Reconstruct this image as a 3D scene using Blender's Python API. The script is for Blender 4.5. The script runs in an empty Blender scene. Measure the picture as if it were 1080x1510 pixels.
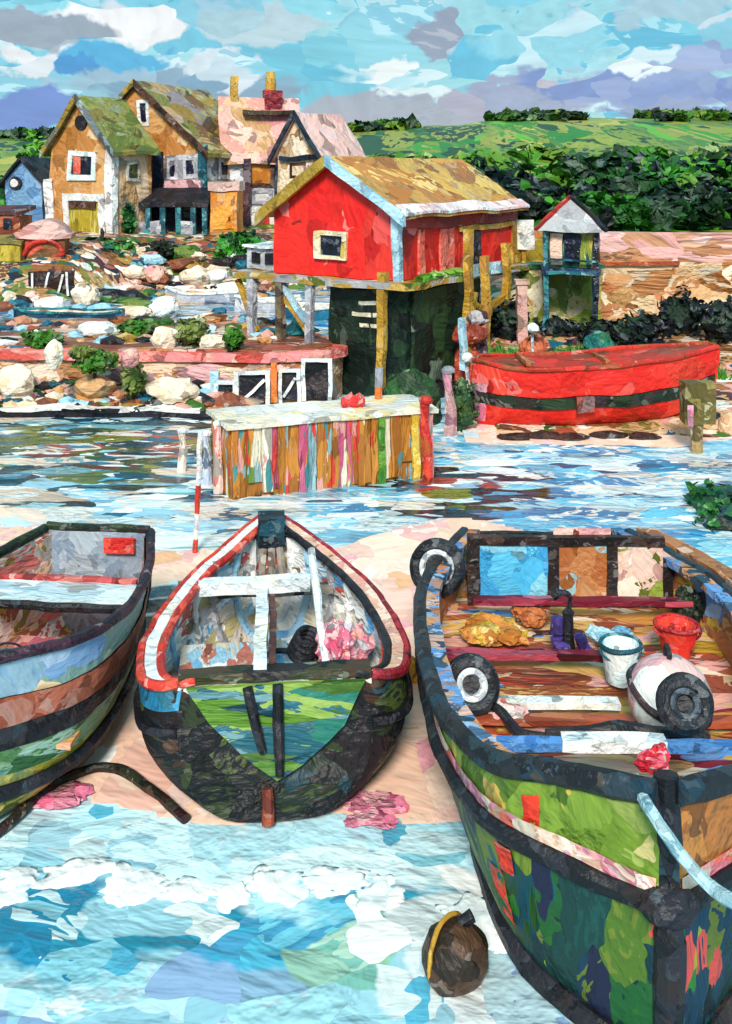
import bpy, bmesh, math, random
from mathutils import Vector, Matrix, noise
random.seed(7)
R = math.radians
F, HY, CH = 1500.0, 250.0, 6.0
scene = bpy.context.scene
COL = scene.collection

def X(px, D): return (px-540)*D/F
def Z(py, D): return CH-(py-HY)*D/F
def GD(py, z): return (CH-z)*F/(py-HY)

# ------------------------------------------------------------------ materials
def lin(h, k=0.86):
    h = h.lstrip('#')
    o = []
    for i in (0, 2, 4):
        c = int(h[i:i+2], 16)/255
        o.append((c/12.92 if c <= .04045 else ((c+.055)/1.055)**2.4)*k)
    return (o[0], o[1], o[2], 1)

def N(nt, t, **kw):
    n = nt.nodes.new(t)
    for k, v in kw.items(): setattr(n, k, v)
    return n

def mth(nt, op, a, b=None, c=None, clamp=False):
    n = N(nt, 'ShaderNodeMath', operation=op, use_clamp=clamp)
    for i, v in enumerate((a, b, c)):
        if v is None: continue
        if isinstance(v, (int, float)): n.inputs[i].default_value = v
        else: nt.links.new(v, n.inputs[i])
    return n.outputs[0]

def vm(nt, op, a, b=None, s=None):
    n = N(nt, 'ShaderNodeVectorMath', operation=op)
    for i, v in enumerate((a, b)):
        if v is None: continue
        if isinstance(v, (tuple, list)): n.inputs[i].default_value = v
        else: nt.links.new(v, n.inputs[i])
    if s is not None:
        if isinstance(s, (int, float)): n.inputs['Scale'].default_value = s
        else: nt.links.new(s, n.inputs['Scale'])
    return n.outputs['Value'] if op in ('DOT_PRODUCT', 'LENGTH', 'DISTANCE') else n.outputs[0]

def make_knife():
    g = bpy.data.node_groups.new('knife_dabs', 'ShaderNodeTree')
    g.interface.new_socket('Vector', in_out='INPUT', socket_type='NodeSocketVector')
    for s in ('Rand', 'Streak', 'Height', 'Fleck', 'Pick'):
        g.interface.new_socket(s, in_out='OUTPUT', socket_type='NodeSocketFloat')
    gi = N(g, 'NodeGroupInput'); go = N(g, 'NodeGroupOutput')
    n1 = N(g, 'ShaderNodeTexNoise'); n1.inputs['Scale'].default_value = 1.1; n1.inputs['Detail'].default_value = 2.5
    g.links.new(gi.outputs[0], n1.inputs['Vector'])
    d = vm(g, 'SUBTRACT', n1.outputs['Color'], (.5, .5, .5))
    d = vm(g, 'SCALE', d, s=.75)
    P = vm(g, 'ADD', gi.outputs[0], d)
    v = N(g, 'ShaderNodeTexVoronoi'); v.inputs['Scale'].default_value = 1
    g.links.new(P, v.inputs['Vector'])
    sp = N(g, 'ShaderNodeSeparateColor'); g.links.new(v.outputs['Color'], sp.inputs[0])
    L = vm(g, 'SUBTRACT', P, v.outputs['Position'])
    ang = mth(g, 'MULTIPLY', sp.outputs[1], 6.283)
    L2 = vm(g, 'ADD', vm(g, 'SUBTRACT', gi.outputs[0], v.outputs['Position']), vm(g, 'SCALE', d, s=.35))
    ro = N(g, 'ShaderNodeVectorRotate', rotation_type='AXIS_ANGLE')
    ro.inputs['Axis'].default_value = (.42, .55, .72)
    g.links.new(L2, ro.inputs['Vector']); g.links.new(ang, ro.inputs['Angle'])
    st = vm(g, 'MULTIPLY', ro.outputs[0], (.8, 4.6, 4.6))
    st = vm(g, 'ADD', st, v.outputs['Position'])
    n2 = N(g, 'ShaderNodeTexNoise'); n2.inputs['Scale'].default_value = 1.1; n2.inputs['Detail'].default_value = 2
    n2.inputs['Roughness'].default_value = .5
    g.links.new(st, n2.inputs['Vector'])
    dr = vm(g, 'SUBTRACT', v.outputs['Color'], (.5, .5, .5))
    tilt = vm(g, 'DOT_PRODUCT', L, dr)
    h = mth(g, 'ADD', mth(g, 'MULTIPLY', tilt, 1.7), mth(g, 'MULTIPLY', n2.outputs[0], .42))
    v2 = N(g, 'ShaderNodeTexVoronoi'); v2.inputs['Scale'].default_value = 1
    P2 = vm(g, 'ADD', vm(g, 'SCALE', P, s=1.9), vm(g, 'SCALE', d, s=1.2))
    P2 = vm(g, 'ADD', P2, vm(g, 'SCALE', v.outputs['Position'], s=.37))
    g.links.new(P2, v2.inputs['Vector'])
    s2 = N(g, 'ShaderNodeSeparateColor'); g.links.new(v2.outputs['Color'], s2.inputs[0])
    g.links.new(s2.outputs[0], go.inputs[3]); g.links.new(s2.outputs[1], go.inputs[4])
    h = mth(g, 'ADD', h, mth(g, 'MULTIPLY', mth(g, 'GREATER_THAN', s2.outputs[0], .8), .16))
    g.links.new(sp.outputs[0], go.inputs[0]); g.links.new(n2.outputs[0], go.inputs[1]); g.links.new(h, go.inputs[2])
    return g
KNIFE = make_knife()

def ramp(nt, cols, k=.86):
    r = N(nt, 'ShaderNodeValToRGB'); cr = r.color_ramp; cr.interpolation = 'CONSTANT'
    n = len(cols)
    while len(cr.elements) < n: cr.elements.new(.5)
    for i, c in enumerate(cols):
        cr.elements[i].position = i/n; cr.elements[i].color = lin(c, k)
    return r

def knife_out(nt, vec, scale, rot=(0, 0, 0)):
    mp = N(nt, 'ShaderNodeMapping'); mp.inputs['Scale'].default_value = scale; mp.inputs['Rotation'].default_value = rot
    nt.links.new(vec, mp.inputs['Vector'])
    g = N(nt, 'ShaderNodeGroup'); g.node_tree = KNIFE
    nt.links.new(mp.outputs[0], g.inputs[0])
    return list(g.outputs)

def fleck(nt, outs, col, cols, amt, k=.86):
    rr = ramp(nt, cols, k); nt.links.new(mth(nt, 'MINIMUM', outs[4], .9999), rr.inputs[0])
    q = N(nt, 'ShaderNodeMix', data_type='RGBA')
    m = mth(nt, 'GREATER_THAN', mth(nt, 'ADD', outs[3], mth(nt, 'MULTIPLY', mth(nt, 'SUBTRACT', outs[1], .5), .25)), 1-amt)
    nt.links.new(m, q.inputs[0]); nt.links.new(col, q.inputs[6]); nt.links.new(rr.outputs[0], q.inputs[7])
    return q.outputs[2]
def shift(h, f):
    h = h.lstrip('#'); v = [int(h[i:i+2], 16) for i in (0, 2, 4)]
    v = [c+(255-c)*f if f > 0 else c*(1+f) for c in v]
    return ''.join('%02x' % int(c) for c in v)

def dab_colour(nt, outs, cols, mixw, k=.86):
    rr = ramp(nt, cols, k)
    f = mth(nt, 'ADD', outs[0], mth(nt, 'MULTIPLY', mth(nt, 'SUBTRACT', outs[1], .5), mixw*.32))
    f = mth(nt, 'MINIMUM', mth(nt, 'MAXIMUM', f, 0.0), .9999)
    nt.links.new(f, rr.inputs[0])
    return rr.outputs[0]

def tint(nt, col, streak, amt=.32):
    f = mth(nt, 'ADD', mth(nt, 'MULTIPLY', streak, amt), 1-amt*.5)
    return vm(nt, 'SCALE', col, s=f)

MATS = {}
def paint(name, cols, scale=3.0, stretch=(1, 1, 1), rot=(0, 0, 0), bump=.5, rough=.5, mixw=.35, spec=.3, k=.86, acc=None, amt=.17):
    if name in MATS: return MATS[name]
    if isinstance(cols, str): cols = cols.split()
    m = bpy.data.materials.new(name); m.use_nodes = True
    nt = m.node_tree; b = nt.nodes['Principled BSDF']
    tc = N(nt, 'ShaderNodeTexCoord')
    o = knife_out(nt, tc.outputs['Object'], tuple(scale*s for s in stretch), rot)
    if acc is None: acc = [shift(cols[0], .22), shift(cols[-1], -.3), shift(cols[len(cols)//2], .34), shift(cols[len(cols)//3], -.16)]
    elif isinstance(acc, str): acc = acc.split()
    c = tint(nt, fleck(nt, o, dab_colour(nt, o, cols, mixw, k), acc, amt, k), o[1])
    nt.links.new(c, b.inputs['Base Color'])
    bp = N(nt, 'ShaderNodeBump'); bp.inputs['Strength'].default_value = 1; bp.inputs['Distance'].default_value = .62*bump/scale
    nt.links.new(o[2], bp.inputs['Height']); nt.links.new(bp.outputs[0], b.inputs['Normal'])
    b.inputs['Roughness'].default_value = rough
    b.inputs['Specular IOR Level'].default_value = spec
    MATS[name] = m
    return m

# ------------------------------------------------------------------ mesh helpers
def box(bm, x0, x1, y0, y1, z0, z1, M=None):
    v = [bm.verts.new((x, y, z)) for z in (z0, z1) for y in (y0, y1) for x in (x0, x1)]
    for f in ((0, 2, 3, 1), (4, 5, 7, 6), (0, 1, 5, 4), (2, 6, 7, 3), (0, 4, 6, 2), (1, 3, 7, 5)):
        bm.faces.new([v[i] for i in f])
    if M is not None:
        for q in v: q.co = M @ q.co
    return v

def extr(bm, pts, vec):
    vec = Vector(vec)
    a = [bm.verts.new(Vector(p)) for p in pts]; b = [bm.verts.new(Vector(p)+vec) for p in pts]
    n = len(a)
    bm.faces.new(a[::-1]); bm.faces.new(b)
    for i in range(n): bm.faces.new((a[i], a[(i+1) % n], b[(i+1) % n], b[i]))

def spline(pts, n):
    pts = [Vector(p) for p in pts]
    if len(pts) < 3:
        return [pts[0].lerp(pts[1], i/(n-1)) for i in range(n)]
    P = [pts[0]*2-pts[1]]+pts+[pts[-1]*2-pts[-2]]
    out = []; m = len(pts)-1
    for i in range(n):
        t = i/(n-1)*m; k = min(int(t), m-1); f = t-k
        a, b, c, d = P[k:k+4]
        out.append(.5*((2*b)+(c-a)*f+(2*a-5*b+4*c-d)*f*f+(3*b-a-3*c+d)*f**3))
    return out

def tube(bm, pts, r, seg=8, sq=(1, 1)):
    pts = [Vector(p) for p in pts]
    rings = []
    up = Vector((0, 0, 1))
    for i, p in enumerate(pts):
        t = (pts[min(i+1, len(pts)-1)]-pts[max(i-1, 0)]).normalized()
        a = t.cross(up)
        if a.length < .05: a = t.cross(Vector((0, 1, 0)))
        a.normalize(); b = a.cross(t)
        rr = r[i] if isinstance(r, (list, tuple)) else r
        rings.append([bm.verts.new(p+(a*math.cos(q)*sq[0]+b*math.sin(q)*sq[1])*rr) for q in [2*math.pi*(j+.5)/seg for j in range(seg)]])
    for A, B in zip(rings, rings[1:]):
        for j in range(seg): bm.faces.new((A[j], A[(j+1) % seg], B[(j+1) % seg], B[j]))
    bm.faces.new(rings[0][::-1]); bm.faces.new(rings[-1])

def beam(bm, p0, p1, w, d=None):
    d = d or w
    tube(bm, [p0, p1], w*.7071, 4, (1, d/w))

def lathe(bm, prof, c=(0, 0, 0), seg=20, M=None):
    c = Vector(c); rings = []
    M = M or Matrix.Identity(3)
    for r, z in prof:
        rings.append([bm.verts.new(c+M @ Vector((r*math.cos(2*math.pi*j/seg), r*math.sin(2*math.pi*j/seg), z))) for j in range(seg)])
    for A, B in zip(rings, rings[1:]):
        for j in range(seg): bm.faces.new((A[j], A[(j+1) % seg], B[(j+1) % seg], B[j]))
    bm.faces.new(rings[0][::-1]); bm.faces.new(rings[-1])

def torus(bm, c, R_, r, M=None, seg=28, rs=10, flat=1.0):
    c = Vector(c); M = M or Matrix.Identity(3); rings = []
    for i in range(seg):
        a = 2*math.pi*i/seg
        rings.append([bm.verts.new(c+M @ Vector(((R_+r*math.cos(q))*math.cos(a), (R_+r*math.cos(q))*math.sin(a), r*flat*math.sin(q)))) for q in [2*math.pi*j/rs for j in range(rs)]])
    for i in range(seg):
        A, B = rings[i], rings[(i+1) % seg]
        for j in range(rs): bm.faces.new((A[j], B[j], B[(j+1) % rs], A[(j+1) % rs]))

def blob(bm, c, rx, ry, rz, sub=3, amp=.22, freq=1.3, seed=0, flat=None):
    r = bmesh.ops.create_icosphere(bm, subdivisions=sub, radius=1)
    off = Vector((seed*7.3, seed*3.1, seed*1.7))
    for v in r['verts']:
        n = v.co.normalized()
        k = 1+amp*noise.noise(n*freq+off)+amp*.5*noise.noise(n*freq*2.7+off)
        z = n.z*k
        if flat is not None: z = max(z, flat)
        v.co = Vector((c[0]+n.x*k*rx, c[1]+n.y*k*ry, c[2]+z*rz))

def leaves(bm, c, r, n, s, seed=0, asp=.55, shell=.45, gap=.0):
    rng = random.Random(seed)
    off = Vector((seed*1.3, seed*2.1, seed*.7))
    k = 0; tries = 0
    while k < n and tries < n*6:
        tries += 1
        d = Vector((rng.gauss(0, 1), rng.gauss(0, 1), rng.gauss(0, 1))).normalized()
        t = shell+(1-shell)*rng.random()**.5
        lump = 1+.32*noise.noise(d*1.9+off)+.15*noise.noise(d*4.1+off)
        if gap and noise.noise(d*3.3+off*2) < -gap: continue
        p = Vector((c[0]+d.x*t*r[0]*lump, c[1]+d.y*t*r[1]*lump, c[2]+d.z*t*r[2]*lump))
        a = Vector((rng.gauss(0, 1), rng.gauss(0, 1), rng.gauss(0, .6))).normalized()
        b = (d+Vector((rng.gauss(0, .5), rng.gauss(0, .5), rng.gauss(0, .5)))).cross(a)
        if b.length < .1: continue
        b.normalize(); z = s*(.6+.8*rng.random())
        a *= z; b *= z*asp
        nn = a.cross(b).normalized()*z*.12
        vs = [bm.verts.new(p+q) for q in (-a, -a*.35-b+nn, a*.5-b*.8+nn, a, a*.4+b*.9, -a*.4+b)]
        bm.faces.new(vs); k += 1

def refine(bm, L, passes=4):
    for _ in range(passes):
        es = [e for e in bm.edges if e.calc_length() > L]
        if not es: break
        bmesh.ops.subdivide_edges(bm, edges=es, cuts=1, use_grid_fill=True)

class Thing:
    def __init__(s, name, label, cat, loc, rz=0, group=None, D=None, wob=1.0):
        s.o = bpy.data.objects.new(name, None); COL.objects.link(s.o)
        s.o.empty_display_size = .2
        s.o.location = loc; s.o.rotation_euler = (0, 0, rz)
        s.o['label'] = label; s.o['category'] = cat
        if group: s.o['group'] = group
        s.M = Matrix.Translation(Vector(loc)) @ Matrix.Rotation(rz, 4, 'Z')
        s.D = D or loc[1]; s.wob = wob
        s.loc = Vector(loc); s.th = -rz
    def part(s, name, bm, mat, parent=None, label=None, smooth=False, ref=None, wob=None, kind=None):
        p = parent or s.o
        o = mkobj(name, bm, mat, s.M, s.D, s.wob if wob is None else wob, ref, smooth)
        o.parent = p
        if label: o['label'] = label
        if kind: o['kind'] = kind
        return o
    # pixel -> local on gable (y=0) / side (x=0) planes
    def gx(s, px):
        u = (px-540)/F; c, q = math.cos(s.th), math.sin(s.th)
        a = (s.loc.x-u*s.loc.y)/(u*q+c); return -a
    def gz(s, px, py):
        a = -s.gx(px); D = s.loc.y+a*math.sin(s.th); return Z(py, D)-s.loc.z
    def sy(s, px):
        u = (px-540)/F; c, q = math.cos(s.th), math.sin(s.th)
        return (s.loc.x-u*s.loc.y)/(u*c-q)
    def sz(s, px, py):
        b = s.sy(px); D = s.loc.y+b*math.cos(s.th); return Z(py, D)-s.loc.z

def mkobj(name, bm, mat, M, D, wob, ref, smooth):
    L = ref or D*.012
    if ref != 0: refine(bm, L)
    amp = .0021*D*wob; fr = 24.0/D
    if amp > 0:
        Mi = M.inverted()
        for v in bm.verts:
            w = M @ v.co
            n = noise.noise_vector(w*fr)+.45*noise.noise_vector(w*fr*2.9+Vector((9, 4, 2)))
            v.co = Mi @ (w+n*amp)
    bmesh.ops.recalc_face_normals(bm, faces=bm.faces[:])
    me = bpy.data.meshes.new(name); bm.to_mesh(me); bm.free()
    if isinstance(mat, (list, tuple)):
        for q in mat: me.materials.append(q)
    else: me.materials.append(mat)
    if smooth: me.polygons.foreach_set('use_smooth', [True]*len(me.polygons))
    o = bpy.data.objects.new(name, me); COL.objects.link(o)
    return o

def solo(name, label, cat, bm, mat, loc=(0, 0, 0), rz=0, group=None, D=None, wob=1.0, ref=None, smooth=False, kind=None):
    M = Matrix.Translation(Vector(loc)) @ Matrix.Rotation(rz, 4, 'Z')
    o = mkobj(name, bm, mat, M, D or max(loc[1], 1), wob, ref, smooth)
    o.location = loc; o.rotation_euler = (0, 0, rz)
    o['label'] = label; o['category'] = cat
    if group: o['group'] = group
    if kind: o['kind'] = kind
    return o

def nb(): return bmesh.new()

# ------------------------------------------------------------------ palettes
BLK = paint('black_paint', '1b1b22 15161c 23242b 2b2a33 1a1720 30282a', 5, bump=.35, mixw=.5, acc='3a3c44 101116 2a3a44 3a2c2c', amt=.1)
BLKF = paint('black_far', '14161f 1c1c28 0f1218 252230 2a2024', 1.6, bump=.4, acc='2c3444 0c0e12 3a2c34', amt=.12)
DKGREEN = paint('dark_green_far', '10201a 15281d 0e1a16 1b2f20 182418 0f1714', 1.3, bump=.35, acc='24402c 0c1410 1f3a24', amt=.14)
RED = paint('hut_red', 'e9261f ee2b22 e8201c e3352a f03a2c e9241e d92620', 1.1, stretch=(1, 1, .6), bump=.3, mixw=.6)
SALMON = paint('salmon', 'f0796a ec6a5c f4907c e85a4c', 2.0, bump=.4)
MAROON = paint('maroon', '8f1f22 a62a28 b5302a 7a1a20 c03428', 1.6, bump=.4)
OCHRE = paint('ochre_post', 'c99a3a b98a2e d8a845 a67c2a c48f45 dca94a', 2.2, bump=.4)
LBLUE = paint('light_blue_trim', 'a9d3e6 bcdff0 93c4de 8fb8cf cfe6ee', 2.2, bump=.4)
CREAM = paint('cream_paint', 'f2e3bd efe0c8 e8cf9a f6ecd8 d8b85a', 3, bump=.4)
WHITE = paint('white_paint', 'f4f4f2 fafafa e8eef2 f2ecdf dfe8ee', 3, bump=.5)
GREY = paint('grey_paint', 'a9a8b2 bdbcc4 9a99a6 c9c9cf 8f8e98', 2.2, bump=.45)
DKWIN = paint('dark_pane', '14172a 1b1c30 10131c 232440', 3, bump=.4, rough=.25)
TEAL = paint('teal_paint', '1d5f70 1a5064 2a7682 174453 3a8a90', 2.5, bump=.4)
TEALW = paint('teal_tarp', '2d8a94 3a9aa0 267a86 4aa6a6 2b7f8c', 3, bump=.5)

# ------------------------------------------------------------------ boat builder
class Boat:
    def __init__(s, stations, p=.5, q=1.25, n=30, rake0=0.0, rake1=0.0, bulge=0.0):
        # stations: (y, half width, sheer z, keel z, centre x)
        s.p, s.q, s.bulge = p, q, bulge
        A = spline([Vector((a[0], a[1], a[2])) for a in stations], n)
        Bq = spline([Vector((a[3], a[4] if len(a) > 4 else 0, 0)) for a in stations], n)
        s.st = []
        for i, (a, b) in enumerate(zip(A, Bq)):
            t = i/(n-1)
            rk = rake0*max(0, 1-t*4)+rake1*max(0, 1-(1-t)*4)
            s.st.append((a.x, max(a.y, .02), a.z, b.x, b.y, rk))
    def pt(s, i, u, side, off=0.0):
        y, w, zs, zk, cx, rk = s.st[i]
        ph = u*math.pi/2
        w2 = max(w+off, .012); zk2 = zk-off
        z = zk2+(zs-zk2)*(1-max(math.cos(ph), 0)**s.q)
        f = min(max((z-zk2)/(zs-zk2), 0), 1); w2 *= 1+s.bulge*math.sin(math.pi*f**.8)
        return Vector((cx+side*w2*math.sin(ph)**s.p, y+rk*(z-zk), z))
    def u_at(s, i, z):
        y, w, zs, zk, cx, rk = s.st[i]
        f = min(max((z-zk)/(zs-zk), 0), 1)
        return math.acos(min(1, max(0, (1-f))**(1/s.q)))*2/math.pi
    def band(s, bm, u0, u1, sides=(-1, 1), off=0.0, nu=7, i0=0, i1=None):
        i1 = len(s.st) if i1 is None else i1
        for sd in sides:
            rows = []
            for i in range(i0, i1):
                a = u0(i) if callable(u0) else u0; b = u1(i) if callable(u1) else u1
                rows.append([bm.verts.new(s.pt(i, a+(b-a)*j/(nu-1), sd, off)) for j in range(nu)])
            for P, Q in zip(rows, rows[1:]):
                for j in range(nu-1): bm.faces.new((P[j], P[j+1], Q[j+1], Q[j]))
        bmesh.ops.remove_doubles(bm, verts=bm.verts[:], dist=.001)
    def rail(s, bm, u, r, side, off=0.0, i0=0, i1=None, dz=0.0, sq=(1, 1)):
        i1 = len(s.st) if i1 is None else i1
        pts = []
        for i in range(i0, i1):
            uu = u(i) if callable(u) else u
            q = s.pt(i, uu, side, off); q.z += dz; pts.append(q)
        tube(bm, pts, r, 8, sq)
    def strip(s, bm, side, w0, w1, z0, z1, i0=0, i1=None):
        # flat capping strip on the sheer, from offset w0 to w1 off the edge
        i1 = len(s.st) if i1 is None else i1
        rings = []
        for i in range(i0, i1):
            a = s.pt(i, 1, side, w0); b = s.pt(i, 1, side, w1)
            rings.append([bm.verts.new(a+Vector((0, 0, z0))), bm.verts.new(b+Vector((0, 0, z0))), bm.verts.new(b+Vector((0, 0, z1))), bm.verts.new(a+Vector((0, 0, z1)))])
        for A, Bq in zip(rings, rings[1:]):
            for j in range(4): bm.faces.new((A[j], A[(j+1) % 4], Bq[(j+1) % 4], Bq[j]))
        bm.faces.new(rings[0][::-1]); bm.faces.new(rings[-1])
    def section(s, i, off=0.0, nu=14, u1=1.0):
        return [s.pt(i, u1*(1-j/nu), -1, off) for j in range(nu)]+[s.pt(i, u1*j/nu, 1, off) for j in range(nu+1)]
    def transom(s, bm, i, dy, off=0.0, u1=1.0):
        extr(bm, s.section(i, off, u1=u1), (0, dy, 0))

def torus_M(nx, ny, nz):
    return Vector((0, 0, 1)).rotation_difference(Vector((nx, ny, nz)).normalized()).to_matrix()

# ------------------------------------------------------------------ world
SUN_EL, SUN_AZ = R(38), R(186)   # azimuth clockwise from +Y (north): sun behind and left of the viewer
def build_world():
    w = bpy.data.worlds.new('World'); w.cycles.sampling_method = 'NONE'; scene.world = w; w.use_nodes = True
    nt = w.node_tree; nt.nodes.clear()
    out = N(nt, 'ShaderNodeOutputWorld'); bg = N(nt, 'ShaderNodeBackground')
    tc = N(nt, 'ShaderNodeTexCoord'); d = tc.outputs['Generated']
    sky = N(nt, 'ShaderNodeTexSky', sky_type='NISHITA', sun_disc=False)
    sky.sun_elevation = SUN_EL; sky.sun_rotation = SUN_AZ
    o = knife_out(nt, d, (13, 13, 26), (0, R(-14), 0))
    base = dab_colour(nt, o, '7fcfe2 8fd8e6 a8e0ea 6fc4dc 9fd8e4 b9e6ee 86cade b4e4ee c9ecf2 8fc8da a4dce2 5fbcda 7acce0 97d5de'.split(), .5, 1)
    col = fleck(nt, o, base, '7fd0e4 a8e0ec 5fbcd8 cfeaf0 9cc8dc'.split(), .16, 1)
    n = N(nt, 'ShaderNodeTexNoise'); n.inputs['Scale'].default_value = 26; n.inputs['Detail'].default_value = 4
    nt.links.new(d, n.inputs['Vector'])
    wv = vm(nt, 'SCALE', vm(nt, 'SUBTRACT', n.outputs['Color'], (.5, .5, .5)), s=.05)
    dd = vm(nt, 'ADD', d, wv)
    blobs = [  # px, py, rx, ry, colours
        (1000, 15, 150, 26, 'b8d4e0 c6dee8 a6ccda'),
        (190, 25, 75, 30, 'f3f5f6 e6ecef d9e6ec'), (80, 88, 110, 18, 'f1f4f6 dfeaf0 e8eef0'),
        (520, 75, 120, 36, 'a9dce6 8fd4e2 7accde'), (370, 35, 70, 26, 'b9d4dc a8cdd8 7fc6d8'),
        (800, 62, 135, 40, 'd8eef4 c4e8f0 a8dfea 8fd4e4'),
        (540, 118, 120, 24, 'dcf1f4 eff8f8 b4e2ec'), (420, 110, 110, 30, '6cc3da 86d0e2 5cb8d4'),
        (50, 48, 82, 27, '98a6b4 a6b4c0 8c9aac b4c8d2'), (645, 52, 58, 28, '9aa8b8 92a0b4 aab2be b4ccd8'),
        (170, 90, 62, 22, '4fb0dc 3fa4d8 62bde0'), (112, 102, 26, 15, '3f94d2 4a9ed6'),
        (250, 130, 130, 26, '86a8c0 98bcd0 78a0bc a8d0dc'),
        (640, 166, 160, 24, 'a3adbc 93a3b8 b3b6c2'), (790, 146, 100, 28, 'a9abc0 9aa6c4 b8b4c2'),
        (960, 122, 165, 40, '8299cc 768fc8 93a6d2 a2aed0'), (1040, 92, 90, 24, '8ea4d0 9fb2d8'),
        (1010, 165, 140, 16, '8fa0c4 7f95bf'),
        (48, 158, 66, 34, '7693d2 6a8bd0 86a2da'), (960, 82, 44, 18, 'e6f4f6 cfeaf2'),
        (330, 104, 44, 22, 'd3e4ec c4dbe6'),
    ]
    for px, py, rx, ry, cs in blobs:
        v = Vector(((px-540)/F, 1, (HY-py)/F)); L = v.length; v /= L
        q = vm(nt, 'SUBTRACT', dd, tuple(v)); q = vm(nt, 'MULTIPLY', q, (F/rx*L, F/rx*L, F/ry*L))
        ln = mth(nt, 'ADD', vm(nt, 'LENGTH', q), mth(nt, 'MULTIPLY', mth(nt, 'SUBTRACT', o[0], .5), .9))
        mask = mth(nt, 'SUBTRACT', 1.0, mth(nt, 'MULTIPLY', mth(nt, 'ADD', mth(nt, 'SUBTRACT', ln, .93), mth(nt, 'MULTIPLY', mth(nt, 'SUBTRACT', o[1], .5), .5)), 5.5), clamp=True)
        cc = dab_colour(nt, o, cs.split(), .5, 1)
        mx = N(nt, 'ShaderNodeMix', data_type='RGBA'); nt.links.new(mask, mx.inputs[0])
        nt.links.new(col, mx.inputs[6]); nt.links.new(cc, mx.inputs[7]); col = mx.outputs[2]
    col = tint(nt, col, o[1], .45)
    sk = vm(nt, 'SCALE', sky.outputs[0], s=.1)
    mx = N(nt, 'ShaderNodeMix', data_type='RGBA'); mx.inputs[0].default_value = .88
    nt.links.new(sk, mx.inputs[6]); nt.links.new(col, mx.inputs[7])
    nt.links.new(mx.outputs[2], bg.inputs[0]); bg.inputs[1].default_value = .9
    nt.links.new(bg.outputs[0], out.inputs[0])
build_world()
sl = bpy.data.lights.new('sun', 'SUN'); sl.energy = 3.7; sl.angle = R(14); sl.color = (1, .93, .82)
so = bpy.data.objects.new('sun', sl); COL.objects.link(so)
sd = Vector((math.sin(SUN_AZ)*math.cos(SUN_EL), math.cos(SUN_AZ)*math.cos(SUN_EL), math.sin(SUN_EL)))
so.rotation_euler = sd.to_track_quat('Z', 'Y').to_euler()

cd = bpy.data.cameras.new('camera'); co = bpy.data.objects.new('camera', cd); COL.objects.link(co)
co.location = (0, 0, CH); co.rotation_euler = (R(90), 0, 0)
cd.sensor_fit = 'VERTICAL'; cd.sensor_height = 36; cd.lens = 36*F/1510
cd.shift_y = -(755-HY)/1510; cd.clip_end = 2000; cd.clip_start = .1
scene.camera = co
scene.cycles.max_bounces = 5; scene.cycles.diffuse_bounces = 3; scene.cycles.glossy_bounces = 2
vs = scene.view_settings
vs.view_transform = 'Standard'; vs.look = 'None'; vs.gamma = 1; vs.exposure = 0.3; vs.use_curve_mapping = False

def ss(a, b, x):
    t = min(max((x-a)/(b-a), 0), 1); return t*t*(3-2*t)

# ------------------------------------------------------------------ setting: ground, hill, sand, water
def pl(y, pts):
    if y <= pts[0][0]: return pts[0][1]
    for (a, b), (c, d) in zip(pts, pts[1:]):
        if y <= c: return b+(d-b)*(y-a)/(c-a)
    return pts[-1][1]
def ground_h(x, y):
    ye = y+5*ss(-11, -15, x)
    hl = pl(ye, [(47, -.9), (51, 0), (53.5, 1.25), (57, 2.3), (64, 2.6), (75, 3.6)])
    hr = pl(y, [(20, -.9), (22.6, .0), (24, .22), (27, .7), (29, 1.15), (32.3, 1.3), (32.8, 1.5 if x < 6.5 else 3.6), (40, 3.2 if x < 6.5 else 3.8), (75, 4.2)])
    s = ss(1.6, 3.2, x-.10*(y-24))
    h = hl*(1-s)+hr*s
    crest = 11.2+1.7*ss(-10, 45, x)+.45*math.sin(x*.06+1)
    h += (crest-3.6)*ss(70, 150, y)*1.0
    if y > 150: h += (y-150)*.01
    h += .10*noise.noise(Vector((x*.5, y*.5, 0)))*(1 if y > 24 else .3)
    if y > 75: h += .5*noise.noise(Vector((x*.06, y*.05, 3)))
    return h

GRASS = paint('hill_grass', '6f9a22 96a82c 3f8f1c 90a034 a4b038 b0b04a 4f8a22 7c8f30 2a661c 98a02c 45a01e b4b04a 1f4a1c 8ca02c 143418 a4a83a 24521c', .24, stretch=(.9, .26, 1), rot=(0, 0, .12), bump=.2, mixw=.8, k=.66, acc='2f8a1c d0c450 1c4c18 6fc024 a8a83a', amt=.3)
SHORE = paint('shore_ground', 'a5683c 8a5230 c08a58 6e4a34 d3a878 8a7a3a 5f7a34 c99a6a 50343a a8563c e0b690', .9, stretch=(1, 1.3, 1), bump=.5, mixw=.6, acc='f2dcc4 1c2434 e8a89c 1f5f78 3f6a2a f4f0ea', amt=.34)
def build_ground():
    ys = []; y = 19.0
    while y < 75: ys.append(y); y += .55
    while y < 460: ys.append(y); y += 3.2 if y < 180 else 20
    bm = nb(); n = 100; rows = []
    for y in ys:
        ext = 26+ (y-19)*1.1
        rows.append([bm.verts.new(((i/n*2-1)*ext, y, ground_h((i/n*2-1)*ext, y))) for i in range(n+1)])
    for A, B in zip(rows, rows[1:]):
        for i in range(n):
            f = bm.faces.new((A[i], A[i+1], B[i+1], B[i]))
            c = f.calc_center_median()
            f.material_index = 1 if (c.y > 60+4*noise.noise(c*.2) or (c.y > 33 and c.x > 6)) else 0
    o = mkobj('ground', bm, [SHORE, GRASS], Matrix.Identity(4), 1, 0, 0, True); o['kind'] = 'structure'
build_ground()

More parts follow.
